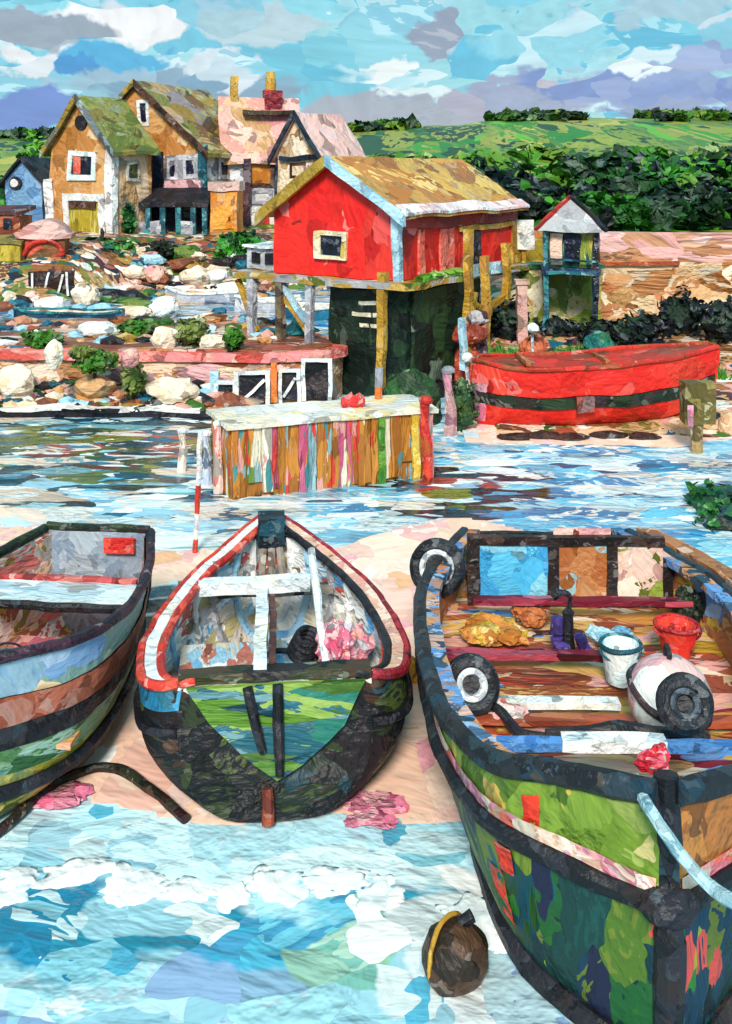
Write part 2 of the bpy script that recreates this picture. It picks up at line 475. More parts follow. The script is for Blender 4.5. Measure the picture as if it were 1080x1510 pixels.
SAND = paint('sand', 'f6cdb6 f4c8b0 f8d6c2 f2bfae f5c6b8 f7d9c8 f3b9b4 f6d0ba', 1.3, stretch=(1, .7, 1), bump=.2, mixw=.5, rough=.7, spec=.15, acc='f0a8b4 fae4d8 ecb48c f0c0bc f6d8cc f0b8b8 f8f4f0 d0e4ee', amt=.16, k=.97)
def sand_h(x, y):
    near = 9.35+.25*noise.noise(Vector((x*.9, 1.3, 0)))-.25*ss(-3, -4.5, x)+.35*math.exp(-((x+3.0)/.7)**2)-.2*math.exp(-((x-.45)/.5)**2)
    far = 16.1+.9*noise.noise(Vector((x*.35, 7, 0)))+1.4*math.exp(-((x-1.6)/1.6)**2)+1.9*ss(-4.0, -6.0, x)-2.2*ss(3.6, 5.5, x)
    a = (y-near)/1.2; b = (far-y)/2.0
    h = min(a, b, 1)
    return -.03+.09*max(h, -4) if h < 0 else .0+.06*h+.012*noise.noise(Vector((x*2, y*2, 0)))
def build_sand():
    bm = nb(); nx, ny = 150, 130; rows = []
    for j in range(ny+1):
        y = 7.6+j/ny*14
        rows.append([bm.verts.new((-11+i/nx*20, y, sand_h(-11+i/nx*20, y)-(.2 if i in (0, nx) else 0))) for i in range(nx+1)])
    for A, B in zip(rows, rows[1:]):
        for i in range(nx): bm.faces.new((A[i], A[i+1], B[i+1], B[i]))
    o = mkobj('sand', bm, SAND, Matrix.Identity(4), 1, 0, 0, True); o['kind'] = 'structure'
build_sand()

def build_water():
    m = bpy.data.materials.new('water'); m.use_nodes = True
    nt = m.node_tree; b = nt.nodes['Principled BSDF']
    tc = N(nt, 'ShaderNodeTexCoord'); P = tc.outputs['Object']
    o = knife_out(nt, P, (1.15, 1.5, 1), (0, 0, .25))
    o2 = knife_out(nt, P, (.9, 2.3, 1), (0, 0, -.05))
    sx = N(nt, 'ShaderNodeSeparateXYZ'); nz = N(nt, 'ShaderNodeTexNoise'); nz.inputs['Scale'].default_value = 1.3; nz.inputs['Detail'].default_value = 4
    nt.links.new(P, nz.inputs['Vector'])
    Pn = vm(nt, 'ADD', P, vm(nt, 'SCALE', vm(nt, 'SUBTRACT', nz.outputs['Color'], (.5, .5, .5)), s=1.6))
    Pm = vm(nt, 'ADD', P, vm(nt, 'SCALE', vm(nt, 'SUBTRACT', nz.outputs['Color'], (.5, .5, .5)), s=.6))
    nt.links.new(Pn, sx.inputs[0]); x, y = sx.outputs[0], sx.outputs[1]
    def mix(f, a, c):
        q = N(nt, 'ShaderNodeMix', data_type='RGBA'); nt.links.new(f, q.inputs[0]); nt.links.new(a, q.inputs[6]); nt.links.new(c, q.inputs[7]); return q.outputs[2]
    def step(v, e, w=.08): return mth(nt, 'MULTIPLY', mth(nt, 'SUBTRACT', v, e-w/2), 1/w, clamp=True)
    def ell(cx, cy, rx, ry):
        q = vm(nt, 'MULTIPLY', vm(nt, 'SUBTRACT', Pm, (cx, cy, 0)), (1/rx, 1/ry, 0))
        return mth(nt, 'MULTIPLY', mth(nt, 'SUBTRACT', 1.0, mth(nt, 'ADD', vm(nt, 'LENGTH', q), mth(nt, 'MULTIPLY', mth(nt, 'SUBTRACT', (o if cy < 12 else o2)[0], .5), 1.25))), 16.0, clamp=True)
    pale = dab_colour(nt, o, 'c0e8f4 d0f0f8 b0e2f0 def5fa bce6f2 d8f2f7 ecf9fb a4dcee'.split(), .5, .95)
    blue = dab_colour(nt, o, '2fa6d6 3fb4dc 58bfe0 1f8fb4 2e9ab8 74c8e0 4a9ec6 38a8c8 8fd0e0 2590b8'.split(), .6)
    grey = dab_colour(nt, o, '9ac4d8 a8ccdc 8fb4d0 a4d4e2 94c4d4 8aa8cc bcd8e2 aadce6'.split(), .6, .92)
    green = dab_colour(nt, o, '8fc4b4 a0ccb8 7fbcae b4d6c4 98c8a8'.split(), .6)
    white = dab_colour(nt, o, 'f6f8f8 eef4f6 ffffff e6f0f2 f4f4ec e9f3f6 c9e6f0'.split(), .6)
    far = dab_colour(nt, o2, '9fd8ee 58b8e2 c6e8f2 f2f6f6 3fa0d4 e2f0f4 8fcce8 b8e2f0 2a86b4 f6ebe0 6fc4e6 d6eef6 eef4f8'.split(), .7)
    weed = dab_colour(nt, o2, '12303c 0f3f52 1b5468 1a1a22 3c4a1e 5f6a22 8a8a30 1c4a3a 6f2a28 245f7a b5483c e8e2d6 98b8d0'.split(), .7)  # dark olive and teal shore reflections, painted into the water colour
    wleft = dab_colour(nt, o2, 'f2efe8 e6eef2 c9e2ee f4dccb 9cc8de f6f2ea b4d6e6 dfe8e4 6fa8b4 f3d8c4'.split(), .7)
    c = mix(step(y, 8.45, .15), mix(step(y, 7.62, .12), grey, blue), pale)
    c = mix(ell(-1.75, 8.2, .55, .28), c, grey)
    c = mix(ell(.0, 7.85, .55, .4), c, green)
    c = mix(ell(.62, 7.75, .55, .7), c, white)
    c = mix(ell(-2.3, 7.35, .8, .16), c, pale)
    c = mix(step(y, 12.5, .3), c, mix(step(x, -1.2, .3), wleft, far))
    inner = dab_colour(nt, o2, '1f5f80 2a7a9a 3f8fd0 12405c 5aa0c8 8fb4cc c8d0dc eef2f4 174e6a b4c4d8 2f86b0 d8b48a'.split(), .7)
    c = mix(step(y, 33, .3), c, inner)
    c = mix(ell(-4.8, 22.2, 3.9, 2.7), c, weed)  # painted reflection of the left shore
    c = mix(ell(1.7, 19.2, 1.5, 1.2), c, weed)  # second patch of painted shore reflection
    fl = fleck(nt, o2, c, 'f4f8f8 e0f0f4 2a7fa4 a8dcea f6e4da 5fb4d8 ffffff 1f5f80'.split(), .16)
    c = mix(step(y, 12.5, .3), fleck(nt, o, c, 'd8f0f5 f4f8f8 8fd2e4 a8d4e4 5fbcdc c4e6ee'.split(), .12), fl)
    c = tint(nt, c, o2[1], .3)
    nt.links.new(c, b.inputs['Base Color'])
    b.inputs['Roughness'].default_value = .22; b.inputs['Specular IOR Level'].default_value = .45
    h = mth(nt, 'ADD', mth(nt, 'MULTIPLY', o[2], 1.2), mth(nt, 'MULTIPLY', o2[2], .55))
    bp = N(nt, 'ShaderNodeBump'); bp.inputs['Strength'].default_value = 1; bp.inputs['Distance'].default_value = .085
    nt.links.new(h, bp.inputs['Height']); nt.links.new(bp.outputs[0], b.inputs['Normal'])
    bm = nb(); nx, ny = 60, 50; rows = []
    for j in range(ny+1):
        rows.append([bm.verts.new((-60+120*i/nx, -8+70*j/ny, 0)) for i in range(nx+1)])
    for A, B in zip(rows, rows[1:]):
        for i in range(nx): bm.faces.new((A[i], A[i+1], B[i+1], B[i]))
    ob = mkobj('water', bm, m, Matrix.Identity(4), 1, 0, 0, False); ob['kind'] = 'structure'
build_water()

FOAM = paint('foam', 'ffffff f6f8f8 fafafa eef4f6 f2f6f8', 1.6, bump=.2, k=.95, rough=.4, acc='e4f2f6 ffffff f4fafa', amt=.15)
def build_foam():
    bm = nb(); k = 0
    for px, py, w in ((20, 1300, 70), (110, 1290, 90), (190, 1300, 80), (280, 1310, 80), (345, 1318, 40), (410, 1305, 70), (490, 1300, 90), (560, 1318, 60), (690, 1352, 75), (735, 1382, 60), (0, 1318, 60)):
        D = GD(py, 0); blob(bm, (X(px, D), D, -.01), w*D/F*.7, .17+.04*(k % 3), .026, 4, .4, 1.7, k); k += 1
    o = mkobj('foam', bm, FOAM, Matrix.Identity(4), 8, 1, .1, True); o['kind'] = 'structure'
build_foam()

# ================================================================== FOREGROUND BOATS
# ---- middle boat
def middle_boat():
    T = Thing('rowing_boat', 'small black hulled rowing boat with red and white gunwale and green stern panel', 'boat', (-.82, 9.32, .03), R(6), 'beached boats on the sand spit', D=10, wob=.8)
    b = Boat([(0, .84, 1.2, .0), (.14, 1.0, 1.18, 0), (.45, 1.18, 1.15, 0), (1.0, 1.25, 1.14, 0), (1.7, 1.17, 1.17, 0), (2.5, .92, 1.24, .03), (3.2, .55, 1.33, .1), (3.65, .26, 1.42, .2), (3.9, .05, 1.48, .3)], p=.4, q=1.25, n=36, rake0=.22, bulge=.15)
    bot = paint('boat_bottom_mid', '16181d 1c1a1e 1a1814 0f1114 2a341c 14161a 3f4a22 1d2a20 14161c 20161a 131519 101218', 2.2, stretch=(1, 1, 1.6), bump=.4, mixw=.8, acc='2e3a1c 3a2a20 0c0d10 1f3a44 4a3024 101216', amt=.2)
    bm = nb(); b.band(bm, 0, 1, nu=14); b.transom(bm, 0, .05)
    hull = T.part('hull', bm, bot, smooth=False, ref=.2)
    inn = paint('mid_boat_lining', 'f2f4f4 a8d4ec c8c8cc f6f0e6 b4b4ba 6ab0e0 e4e8ec d4c8bc f2f4f6 dcd2bc c8584c f6f6f6 b8aa7a', 3.6, stretch=(1.2, .3, 1.6), bump=.4, mixw=.5, k=1.0)
    bm = nb(); b.band(bm, 0, .97, off=-.06, nu=14, i0=3); b.transom(bm, 3, .03, off=-.06)
    T.part('inner_planking', bm, inn, ref=.15)
    # floor boards
    bm = nb()
    for k in range(7):
        xx = -.72+k*.24; box(bm, xx-.1, xx+.1, .45, 2.9-abs(xx)*.9, .3, .34)
    T.part('floor_boards', bm, paint('mid_floor', 'eef2f4 a8d4ec d8c8b0 f6f6f4 7ab8e0 c8c8cc e8dcc8 c87868', 4, stretch=(1.6, .6, 1), bump=.4, mixw=.7))
    # ribs
    RIB = [paint('rib_'+n_, c_, 5, bump=.4) for n_, c_ in (('white', 'fafafa ffffff f0f2f4'), ('blue', '9fd0f0 6ab4ec b0dcf4'), ('grey', 'b4b4bc 9a9aa4 c8c8cc'), ('red', 'c8483c b43a34 d8604c'))]
    for ri, i in enumerate((9, 11, 13, 15, 17, 19, 22, 24, 27, 30)):
        bm = nb(); tube(bm, [b.pt(i, u/10, -1, -.07) for u in range(9, 0, -1)]+[b.pt(i, u/10, 1, -.07) for u in range(1, 10)], .052, 6)
        T.part('rib', bm, RIB[(0, 1, 2, 0, 3, 1, 0, 2, 1, 0)[ri]])
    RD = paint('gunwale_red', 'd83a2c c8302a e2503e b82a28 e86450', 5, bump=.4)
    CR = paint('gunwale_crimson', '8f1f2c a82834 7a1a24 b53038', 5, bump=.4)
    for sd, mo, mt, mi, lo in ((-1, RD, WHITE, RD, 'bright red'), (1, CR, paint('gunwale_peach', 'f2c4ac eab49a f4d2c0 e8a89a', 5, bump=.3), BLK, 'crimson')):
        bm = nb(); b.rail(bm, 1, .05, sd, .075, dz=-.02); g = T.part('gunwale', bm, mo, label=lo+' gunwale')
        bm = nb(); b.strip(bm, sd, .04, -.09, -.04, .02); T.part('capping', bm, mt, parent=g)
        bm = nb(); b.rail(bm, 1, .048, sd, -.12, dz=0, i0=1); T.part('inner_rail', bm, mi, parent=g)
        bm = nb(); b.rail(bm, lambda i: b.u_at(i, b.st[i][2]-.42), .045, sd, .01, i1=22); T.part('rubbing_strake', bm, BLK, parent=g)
    # blue sheer strake beneath the left gunwale
    bm = nb(); b.band(bm, lambda i: b.u_at(i, b.st[i][2]-.24), lambda i: b.u_at(i, b.st[i][2]-.05), sides=(-1,), off=.012, nu=4)
    T.part('sheer_strake', bm, paint('strake_blue', '2a7ea4 1f6f94 3a94bc 2a6a80', 5, bump=.4), label='blue strake')
    # stern board across the near end
    def tp(x, z): return (x, .22*z-.035, z)
    bm = nb(); extr(bm, [tp(-.9, 1.17), tp(.9, 1.17), tp(.9, 1.245), tp(-.9, 1.245)], (0, .17, 0))
    T.part('stern_rail', bm, paint('stern_rail', '3c3a24 4a3a2a 2c3420 54442c 221e20', 5, stretch=(.5, 1, 1), bump=.4))
    bm = nb(); extr(bm, [tp(-.83, 1.16), tp(-.62, .86), tp(-.2, .5), tp(0, .36), tp(.24, .48), tp(.64, .8), tp(.84, 1.16)], (0, -.05, 0))
    sp = T.part('stern_panel', bm, paint('stern_panel', '1f6a7a 2a7a6a 5f8a2a 4f7a2c 7aa43a 1a5a6a 3a7a3a 2a6f86 8aa84a 1c5f74', 2.4, stretch=(.45, 1, 2.2), rot=(0, .12, 0), bump=.4, mixw=.7))
    for xx, lo, x1 in ((-.26, .62, -.12), (.02, .42, .02)):
        bm = nb(); tube(bm, [Vector(tp(xx, 1.17))+Vector((0, -.08, 0)), Vector(tp((xx+x1)/2, .85))+Vector((0, -.09, 0)), Vector(tp(x1, lo))+Vector((0, -.08, 0))], [.05, .055, .04], 8)
        T.part('gudgeon_post', bm, BLK, parent=sp)
    bm = nb(); tube(bm, [Vector(tp(-.09, .3))+Vector((0, -.03, 0)), Vector(tp(-.08, .03))+Vector((0, -.05, 0))], [.05, .06], 8)
    T.part('sternpost', bm, paint('sternpost_rust', '8a3a26 a0482c 6a2c22 b85a3a', 6, bump=.4))
    bm = nb(); box(bm, -1.0, 1.0, 1.35, 2.05, .66, .71); T.part('thwart', bm, MATS['mid_floor'], label='wide stern thwart')
    # dark stem head at the far bow
    bm = nb(); box(bm, -.17, .17, 3.5, 3.85, 1.2, 1.56); T.part('stem_head', bm, paint('stem_head', '1d3a48 24303a 16222c 1a4a5c 2c2c30', 6, bump=.4), ref=.1)
    # thwarts
    bm = nb(); box(bm, -.72, .72, 2.72, 2.98, .92, .97); T.part('thwart', bm, paint('thwart_grey', '8a8078 a09488 6f675f b8aea2 5c564f', 5, stretch=(.6, 1, 1), bump=.4))
    bm = nb()
    for k in range(3): tube(bm, [(-.15+.15*k, 3.0, .9), (-.1+.1*k, 3.35, 1.25)], .05, 6)
    T.part('breasthook', bm, paint('hook_taupe', '8a7a6e 9a8c80 6f6058', 5, bump=.4))
    # white centre plank and cross bar
    bm = nb(); beam(bm, (-.15, .3, 1.28), (-.12, 2.62, 1.12), .13); st = T.part('centre_plank', bm, WHITE)
    bm = nb(); beam(bm, (-.84, 2.4, 1.2), (.42, 2.4, 1.2), .15); T.part('crossbar', bm, WHITE, parent=st)
    bm = nb(); beam(bm, (-.03, .4, 1.24), (-.0, 2.6, 1.07), .07); T.part('plank_support', bm, paint('brace_brown', '5a2c26 4a2420 6a3a2e', 6), parent=st)
    return T
MB = middle_boat()
# things lying in it
bm = nb(); a0 = Vector((.43, .75, .24)); a1 = Vector((.36, 2.5, 1.58))
tube(bm, [a0.lerp(a1, t/10) for t in range(11)], [.055]*4+[.04]*7, 8)
M_ = MB.M
def inMB(p): return M_ @ Vector(p)
T = Thing('oar', 'long white painted oar leaning upright inside the small black rowing boat', 'oar', inMB((.6, .6, .3)), R(6), D=10)
bm = nb(); tube(bm, [Vector((0, 0, .0)).lerp(Vector((-.16, 1.75, 1.3)), t/10) for t in range(11)], .045, 8); T.part('shaft', bm, WHITE)
bm = nb(); extr(bm, [(-.07, -.03, .0), (.07, -.03, .0), (.06, .48, .36), (-.08, .48, .36)], (0, -.03, .04)); T.part('blade', bm, WHITE)
bm = nb()
for k in range(4): torus(bm, (.0+.02*k, .01*k, .05+.05*k), .15-.01*k, .035, torus_M(.1, -.35, 1), 22, 7)
tube(bm, spline([(-.12, 0, .06), (-.3, .05, .05), (-.42, -.05, .06)], 10), .03, 7)
solo('rope_coil', 'black coil of rope lying on the thwart of the small black rowing boat', 'rope', bm, BLK, inMB((.32, 1.62, .72)), R(6), D=10)
PINKN = paint('pink_net', 'ec8aa4 f2a4b4 e0708e f6c0c4 d85a7c f4b0a8 c8c0c8', 7, bump=.6, mixw=.7)
bm = nb()
for k, (x, y, r) in enumerate(((0, 0, .2), (.2, .1, .17), (-.05, .25, .16), (.18, .32, .13))): blob(bm, (x, y, r*.8), r, r, r*1.1, 3, .5, 2.5, k)
solo('net_bundle', 'crumpled pink net bundle against the right side inside the small black rowing boat', 'net', bm, PINKN, inMB((.68, 1.5, .71)), R(6), D=10)

# ---- left boat
def left_boat():
    T = Thing('rowing_boat', 'pale blue and brown banded rowing boat cut off by the left edge of the sand', 'boat', (-3.72, 9.0, .03), R(-5.4), 'beached boats on the sand spit', D=10.5, wob=.8)
    b = Boat([(0, .1, 1.62, -.0), (.2, .42, 1.6, 0), (.5, .78, 1.56, 0), (.9, 1.02, 1.52, 0), (1.5, 1.1, 1.47, 0), (2.2, 1.06, 1.44, 0), (3.0, .9, 1.44, 0), (3.75, .66, 1.46, .08)], p=.4, q=1.15, rake0=-.05)
    zb = lambda f: (lambda i: b.u_at(i, b.st[i][3]+(b.st[i][2]-b.st[i][3])*f))
    bm = nb(); b.band(bm, 0, zb(.30), nu=8)
    T.part('hull', bm, paint('left_bottom', 'a89a34 b8a03c 8a8a3a c4a844 6f7a34 d0b45c 98a060 7a6a2a', 3, stretch=(1, .6, 1.4), bump=.45, mixw=.7), ref=.2)
    bm = nb(); b.band(bm, zb(.30), zb(.46), nu=4)
    T.part('green_strake', bm, paint('left_green', '5f8a5a 4f7a44 7aa07a 3f6a3a 8fb0a0 2f5a34 6a9a8a', 3.5, stretch=(1, .5, 1.5), bump=.4), ref=.2)
    bm = nb(); b.band(bm, zb(.46), zb(.60), nu=4, off=.01); T.part('black_strake', bm, BLK, ref=.2)
    bm = nb(); b.band(bm, zb(.60), zb(.76), nu=4, off=.02); T.part('brown_strake', bm, paint('left_brown', '9a4a34 a4523a 8a3e2c b0604a', 4, stretch=(1, .5, 1), bump=.35), ref=.2)
    bm = nb(); b.band(bm, zb(.76), 1, nu=4); T.part('pale_strake', bm, paint('left_pale', '8fb4d4 9ab8cc 8aa8a0 a4b8a4 7a9ec8 b8c4a8 e8c49a 9ab0a8', 2.6, stretch=(1, .5, 1), bump=.35, mixw=.6), ref=.2)
    inn = paint('left_lining', 'd89a6a e88a7a e07a72 b4a8a0 e0a48a f0c8bc a8948a e8b8b0 d0685a f4dcd0 a85a4a c8a84a', 3.5, stretch=(1, .6, 1.2), bump=.4, mixw=.7)
    bm = nb(); b.band(bm, 0, .97, off=-.06, nu=12); T.part('inner_planking', bm, inn, ref=.15)
    bm = nb(); b.transom(bm, len(b.st)-1, .06)
    tr = T.part('transom', bm, paint('left_transom', '8fa0b4 9cacbe 8494aa a8b4c0', 3, bump=.35), ref=.2)
    bm = nb(); box(bm, .12, .5, 3.66, 3.72, 1.2, 1.38); T.part('red_board', bm, paint('board_red', 'e03a2e d8302a e64a3a', 4), parent=tr)
    for sd, m in ((-1, paint('left_rim', '1f2a1c 2c3a24 16201a 3a2a2c', 5, bump=.4)), (1, paint('left_rim_plum', '3a2030 2c1a28 46283a 1f1622 241c2c', 5, bump=.4))):
        bm = nb(); b.rail(bm, 1, .055, sd, .02); T.part('gunwale', bm, m)
        bm = nb(); b.rail(bm, zb(.22), .07, sd, .03); T.part('bilge_keel', bm, BLK)
    bm = nb(); tube(bm, [b.pt(len(b.st)-1, 1, -1)+Vector((0, .02, .02)), b.pt(len(b.st)-1, 1, 1)+Vector((0, .02, .02))], .05, 8); T.part('transom_rail', bm, MATS['left_rim'], parent=tr)
    bm = nb(); tube(bm, [b.pt(len(b.st)-1, u/8, 1, .02) for u in range(1, 9)], .06, 8); T.part('quarter_post', bm, BLK)
    # thwarts: white with red edge, then a dark edged one
    bm = nb(); box(bm, -.92, .9, 2.3, 2.75, 1.16, 1.21); t = T.part('thwart', bm, paint('left_thwart', 'd4e6ee e6f0f2 b8d4e2 eef2f2', 4, stretch=(.4, 1, 1), bump=.4), label='white thwart')
    bm = nb(); box(bm, -.85, .82, 2.76, 2.83, 1.19, 1.26); T.part('thwart_edge', bm, paint('thwart_pink', 'd05a5a c04848 e08078 b84040', 5, bump=.4), parent=t)
    bm = nb(); tube(bm, [(-.95, 2.24, 1.15), (.92, 2.24, 1.15)], .05, 8); T.part('thwart_lip', bm, BLK, parent=t)
    bm = nb(); box(bm, -.3, .9, 1.7, 2.15, .8, .86); T.part('thwart', bm, paint('left_seat', 'dc6a62 e07a70 c85a58 b85a6a e89a8c', 4, stretch=(2, .5, 1), bump=.4), label='pink thwart')
    bm = nb(); box(bm, -.9, .9, .6, 1.7, .55, .6); T.part('floor_boards', bm, paint('left_floor', 'c8a03a d89a5a e8a88a a87a3a f0c8b0 d8b48a', 4, bump=.4))
    return T
LB = left_boat()
bm = nb(); tube(bm, spline([(0, 0, 0), (-.05, .02, .25), (.1, .0, .5), (.02, -.02, .72)], 12), [.1]*6+[.085]*6, 8)
T = Thing('bailing_bucket', 'dark grey bucket standing inside the left-hand banded rowing boat', 'bucket', LB.M @ Vector((-.1, 1.5, .61)), 0, D=10.5)
bm = nb(); lathe(bm, [(.13, 0), (.17, .36), (.15, .36), (.12, .05)], seg=18); T.part('pail', bm, paint('pail_grey', '6a6a70 7a7c80 55555c 8a8a8c', 6, bump=.4))
bm = nb(); tube(bm, [(math.cos(a)*.17, 0, .36+math.sin(a)*.12) for a in [math.pi*k/10 for k in range(11)]], .012, 6); T.part('handle', bm, BLK)
bm = nb(); tube(bm, spline([(-.4, -.05, .02), (-.2, .05, .14), (.05, .0, .2), (.3, -.05, .12), (.45, -.1, .02)], 16), [.06]*4+[.09]*8+[.05]*4, 8)
solo('sack', 'dark green arched sack slumped on the floor of the left-hand banded rowing boat', 'sack', bm, paint('sack_green', '2a3a1e 1e2c18 3a4a26 24301c', 6, bump=.4), LB.M @ Vector((.4, 1.15, .61)), 0, D=10.5)

# ---- right boat
def right_boat():
    T = Thing('work_boat', 'big olive green work boat with thick black rails in the right foreground', 'boat', (2.0, 6.72, -.05), R(-1.5), 'beached boats on the sand spit', D=8.5, wob=.8)
    b = Boat([(0, .07, 1.93, -.1), (.42, .62, 1.8, -.1), (1.0, 1.18, 1.6, -.1, .02), (2.3, 1.56, 1.44, -.1, .1), (4.3, 1.72, 1.36, -.1, .2), (5.5, 1.45, 1.34, -.1, .2), (6.4, 1.05, 1.36, 0, .15)], p=.42, q=1.2, n=34)
    zr = lambda i: b.u_at(i, min(1.2-.05*b.st[i][0], b.st[i][2]-.3))
    low = paint('right_bottom', '16403c 1a4a46 0f2f34 1f5a2a 2a6024 4f7024 6a7a2a 173a52 123238 24501e 0f4a58 1c4a34', 2.6, stretch=(1.3, 1.3, .6), bump=.4, mixw=.7, acc='7a8f2a 1f2440 2f7a2a 0f5a60 d8504a 8aa034 101c24', amt=.2)
    bm = nb(); b.band(bm, 0, zr, nu=11); T.part('hull', bm, low, ref=.18)
    for sd, m, lb in ((-1, paint('right_olive', '6a8424 74902a 7f9a34 5f7a20 7a9430 6f8a28 8a9a48', 2.2, bump=.45, mixw=.6, acc='98a850 d0a850 5a7a1c c8b878 4f6a1c', amt=.15), 'olive green topside'), (1, paint('right_orange', 'b8723a c4803f a8642e cc8e50 8a9a34 b47038', 1.6, bump=.4), 'orange brown topside')):
        bm = nb(); b.band(bm, zr, 1, sides=(sd,), nu=7); tp = T.part('topside', bm, m, label=lb, ref=.18)
        bm = nb(); b.band(bm, lambda i: b.u_at(i, min(1.27-.05*b.st[i][0], b.st[i][2]-.25)), lambda i: b.u_at(i, min(1.37-.05*b.st[i][0], b.st[i][2]-.15)), sides=(sd,), off=.018, nu=3, i1=22)
        T.part('pink_strake', bm, paint('right_pink', 'e08aa0 f0a4a4 e8b49a f0d0bc d87a8a e06a5a c8b8a8', 4, stretch=(1, 1, 1), bump=.4, mixw=.6), parent=tp)
        bm = nb(); b.rail(bm, zr, .075, sd, .02); T.part('rubbing_strake', bm, BLK, parent=tp)
        bm = nb(); b.rail(bm, 1, .085, sd, .0, dz=.0); g = T.part('gunwale', bm, paint('right_rail', '23252c 2c3a44 1b1c22 343034 1f3a4a 2a2a2e', 5, bump=.4, acc='3a4a58 14151a 4a4440', amt=.1))
        bm = nb(); b.strip(bm, sd, -.03, -.2, -.03, .05, i0=2); T.part('capping', bm, paint('right_cap', '5a8ac8 c87a4a d89a6a 2a4a5c 6a9ad4 b88a7a 3a5a74 e0b4a4 4a6a8a', 4.5, bump=.4, mixw=.6), parent=g)
        bm = nb(); b.rail(bm, lambda i: b.u_at(i, .12), .10, sd, .02); T.part('bilge_keel', bm, BLK)
    # red streaks of primer are painted on the port bow as separate patches
    for (i, z, w, h) in ((7, 1.42, .07, .3), (9, .95, .1, .22), (10, .6, .06, .4)):
        bm = nb(); u0, u1 = b.u_at(i, z-h/2), b.u_at(i, z+h/2)
        b.band(bm, u0, u1, sides=(-1,), off=.012, nu=5, i0=i, i1=i+2)
        T.part('red_patch', bm, paint('primer_red', 'e83a24 e2301e f05a3c', 5, bump=.5), wob=2.2, ref=.06)
    bm = nb(); b.transom(bm, len(b.st)-1, .08); T.part('transom', bm, BLK, ref=.25)
    bm = nb(); tube(bm, [(0, .06, 2.02), (0, .0, 1.6), (0, -.02, 1.0), (0, .0, .3), (0, .1, -.1)], [.085, .09, .11, .1, .1], 8); T.part('stem', bm, BLK)
    bm = nb(); extr(bm, [(-.24, .3, 1.9), (.24, .3, 1.9), (.0, .0, 1.2)], (0, -.06, 0)) if False else blob(bm, (0, .02, 1.18), .2, .14, .13, 3, .3, 2, 3)
    T.part('stem_knee', bm, BLK)
    # interior
    inn = paint('right_lining', 'b87a4a c88a54 a0582e d8a46a 8f9ab8 b8683e 6a8ac0 c89a3a 9a5a3a e8b0a0 d8b07a 8a4a3a', 3, stretch=(1, .5, 1.3), bump=.4, mixw=.6)
    bm = nb(); b.band(bm, 0, .97, off=-.07, nu=12, i0=2); T.part('inner_planking', bm, inn, ref=.18)
    bm = nb(); box(bm, -1.3, 1.75, 2.0, 6.1, .74, .8)
    T.part('floor_boards', bm, paint('right_floor', 'b8683c c8853f a85a34 d8a860 c4922f b05a38 d0986a 9a4a34 d8b090 e0a090 c08a4a', 2.0, stretch=(.6, 1.6, 1), bump=.45, mixw=.4, acc='e8a8a0 c84a34 d8b060 6a94d0 f0d8c0 8a2038 4a2c24 e0b07a', amt=.3), ref=.15)
    for y, z, c, mm in ((3.05, .92, 'white', WHITE), (3.85, 1.0, 'crimson', paint('crimson_thwart', '8a2038 a02a44 7a1a30 b84858 5f1a24', 4, stretch=(.4, 1, 1), bump=.4)), (5.0, 1.08, 'crimson', None)):
        bm = nb(); box(bm, -1.3 if y < 4 else -.9, .35 if y < 4 else 1.6, y-.06, y+.08, z-.03, z+.03); T.part('thwart', bm, mm or MATS['crimson_thwart'], label=c+' thwart', ref=.12)
    bm = nb(); box(bm, -1.2, 1.5, 2.72, 2.86, .88, .93); T.part('thwart', bm, paint('rust_thwart', 'a04a30 b4583a 8a3e2a c07048', 4, stretch=(.4, 1, 1), bump=.4), label='rust brown thwart', ref=.12)
    # foredeck beam: blue ends, white middle
    bm = nb(); box(bm, -1.02, 1.14, 1.1, 1.2, 1.56, 1.63); fb = T.part('deck_beam', bm, paint('beam_blue', '3f7ac4 4a86d0 346ab0 5a94d8', 5, bump=.4), ref=.1)
    bm = nb(); box(bm, -.515, .275, 1.08, 1.22, 1.57, 1.66); T.part('white_board', bm, WHITE, parent=fb, ref=.1)
    bm = nb(); tube(bm, [(-.6, 1.42, 1.5), (.0, 1.45, 1.53), (.7, 1.42, 1.5)], [.05, .09, .05], 8); T.part('shadow_bar', bm, BLK)  # black bar standing in for the shadow below the tyre
    # stern screen with three panels
    D0 = T.loc.y
    y0 = 5.55
    def sx(px): return (px-540)*(D0+y0)/F-T.loc.x
    def szz(py): return Z(py, D0+y0)-T.loc.z
    FR = paint('screen_frame', '2a2224 3a2a26 1e1c20 4a342c', 5, bump=.4)
    fr = None
    bm = nb()
    for a, c, dd in ((672, 690, 0), (790, 806, 0), (876, 892, 0), (958, 972, 30)):
        box(bm, sx(a), sx(c), y0-.05, y0+.05, szz(905), szz(790+dd))
    box(bm, sx(690), sx(960), y0-.045, y0+.045, szz(803), szz(790)); box(bm, sx(672), sx(970), y0-.055, y0+.055, szz(905), szz(890))
    fr = T.part('stern_screen', bm, FR, ref=.1)
    for a, c, nm, cols in ((690, 790, 'blue', '3fa4dc 4ab0e0 5abce8 3898d0 8ad0ea'), (806, 876, 'brown', 'b8733c b06830 c48050 a85f30 9ac0cc'), (892, 958, 'pink', 'f0c4b4 f4d0c0 ecb8b0 f6e0d0 e8b4a8 8a9a3a')):
        bm = nb(); box(bm, sx(a), sx(c), y0-.02, y0+.02, szz(890), szz(803)); T.part('panel', bm, paint('panel_'+nm, cols, 3.5, bump=.4), parent=fr, label=nm+' panel', ref=.12)
    bm = nb(); box(bm, sx(800), sx(884), y0+.06, y0+.1, szz(803), szz(782)); T.part('screen_top', bm, paint('screen_top', 'f2b8b4 eea4a4 f6ccc0 c85a4a', 5), parent=fr)
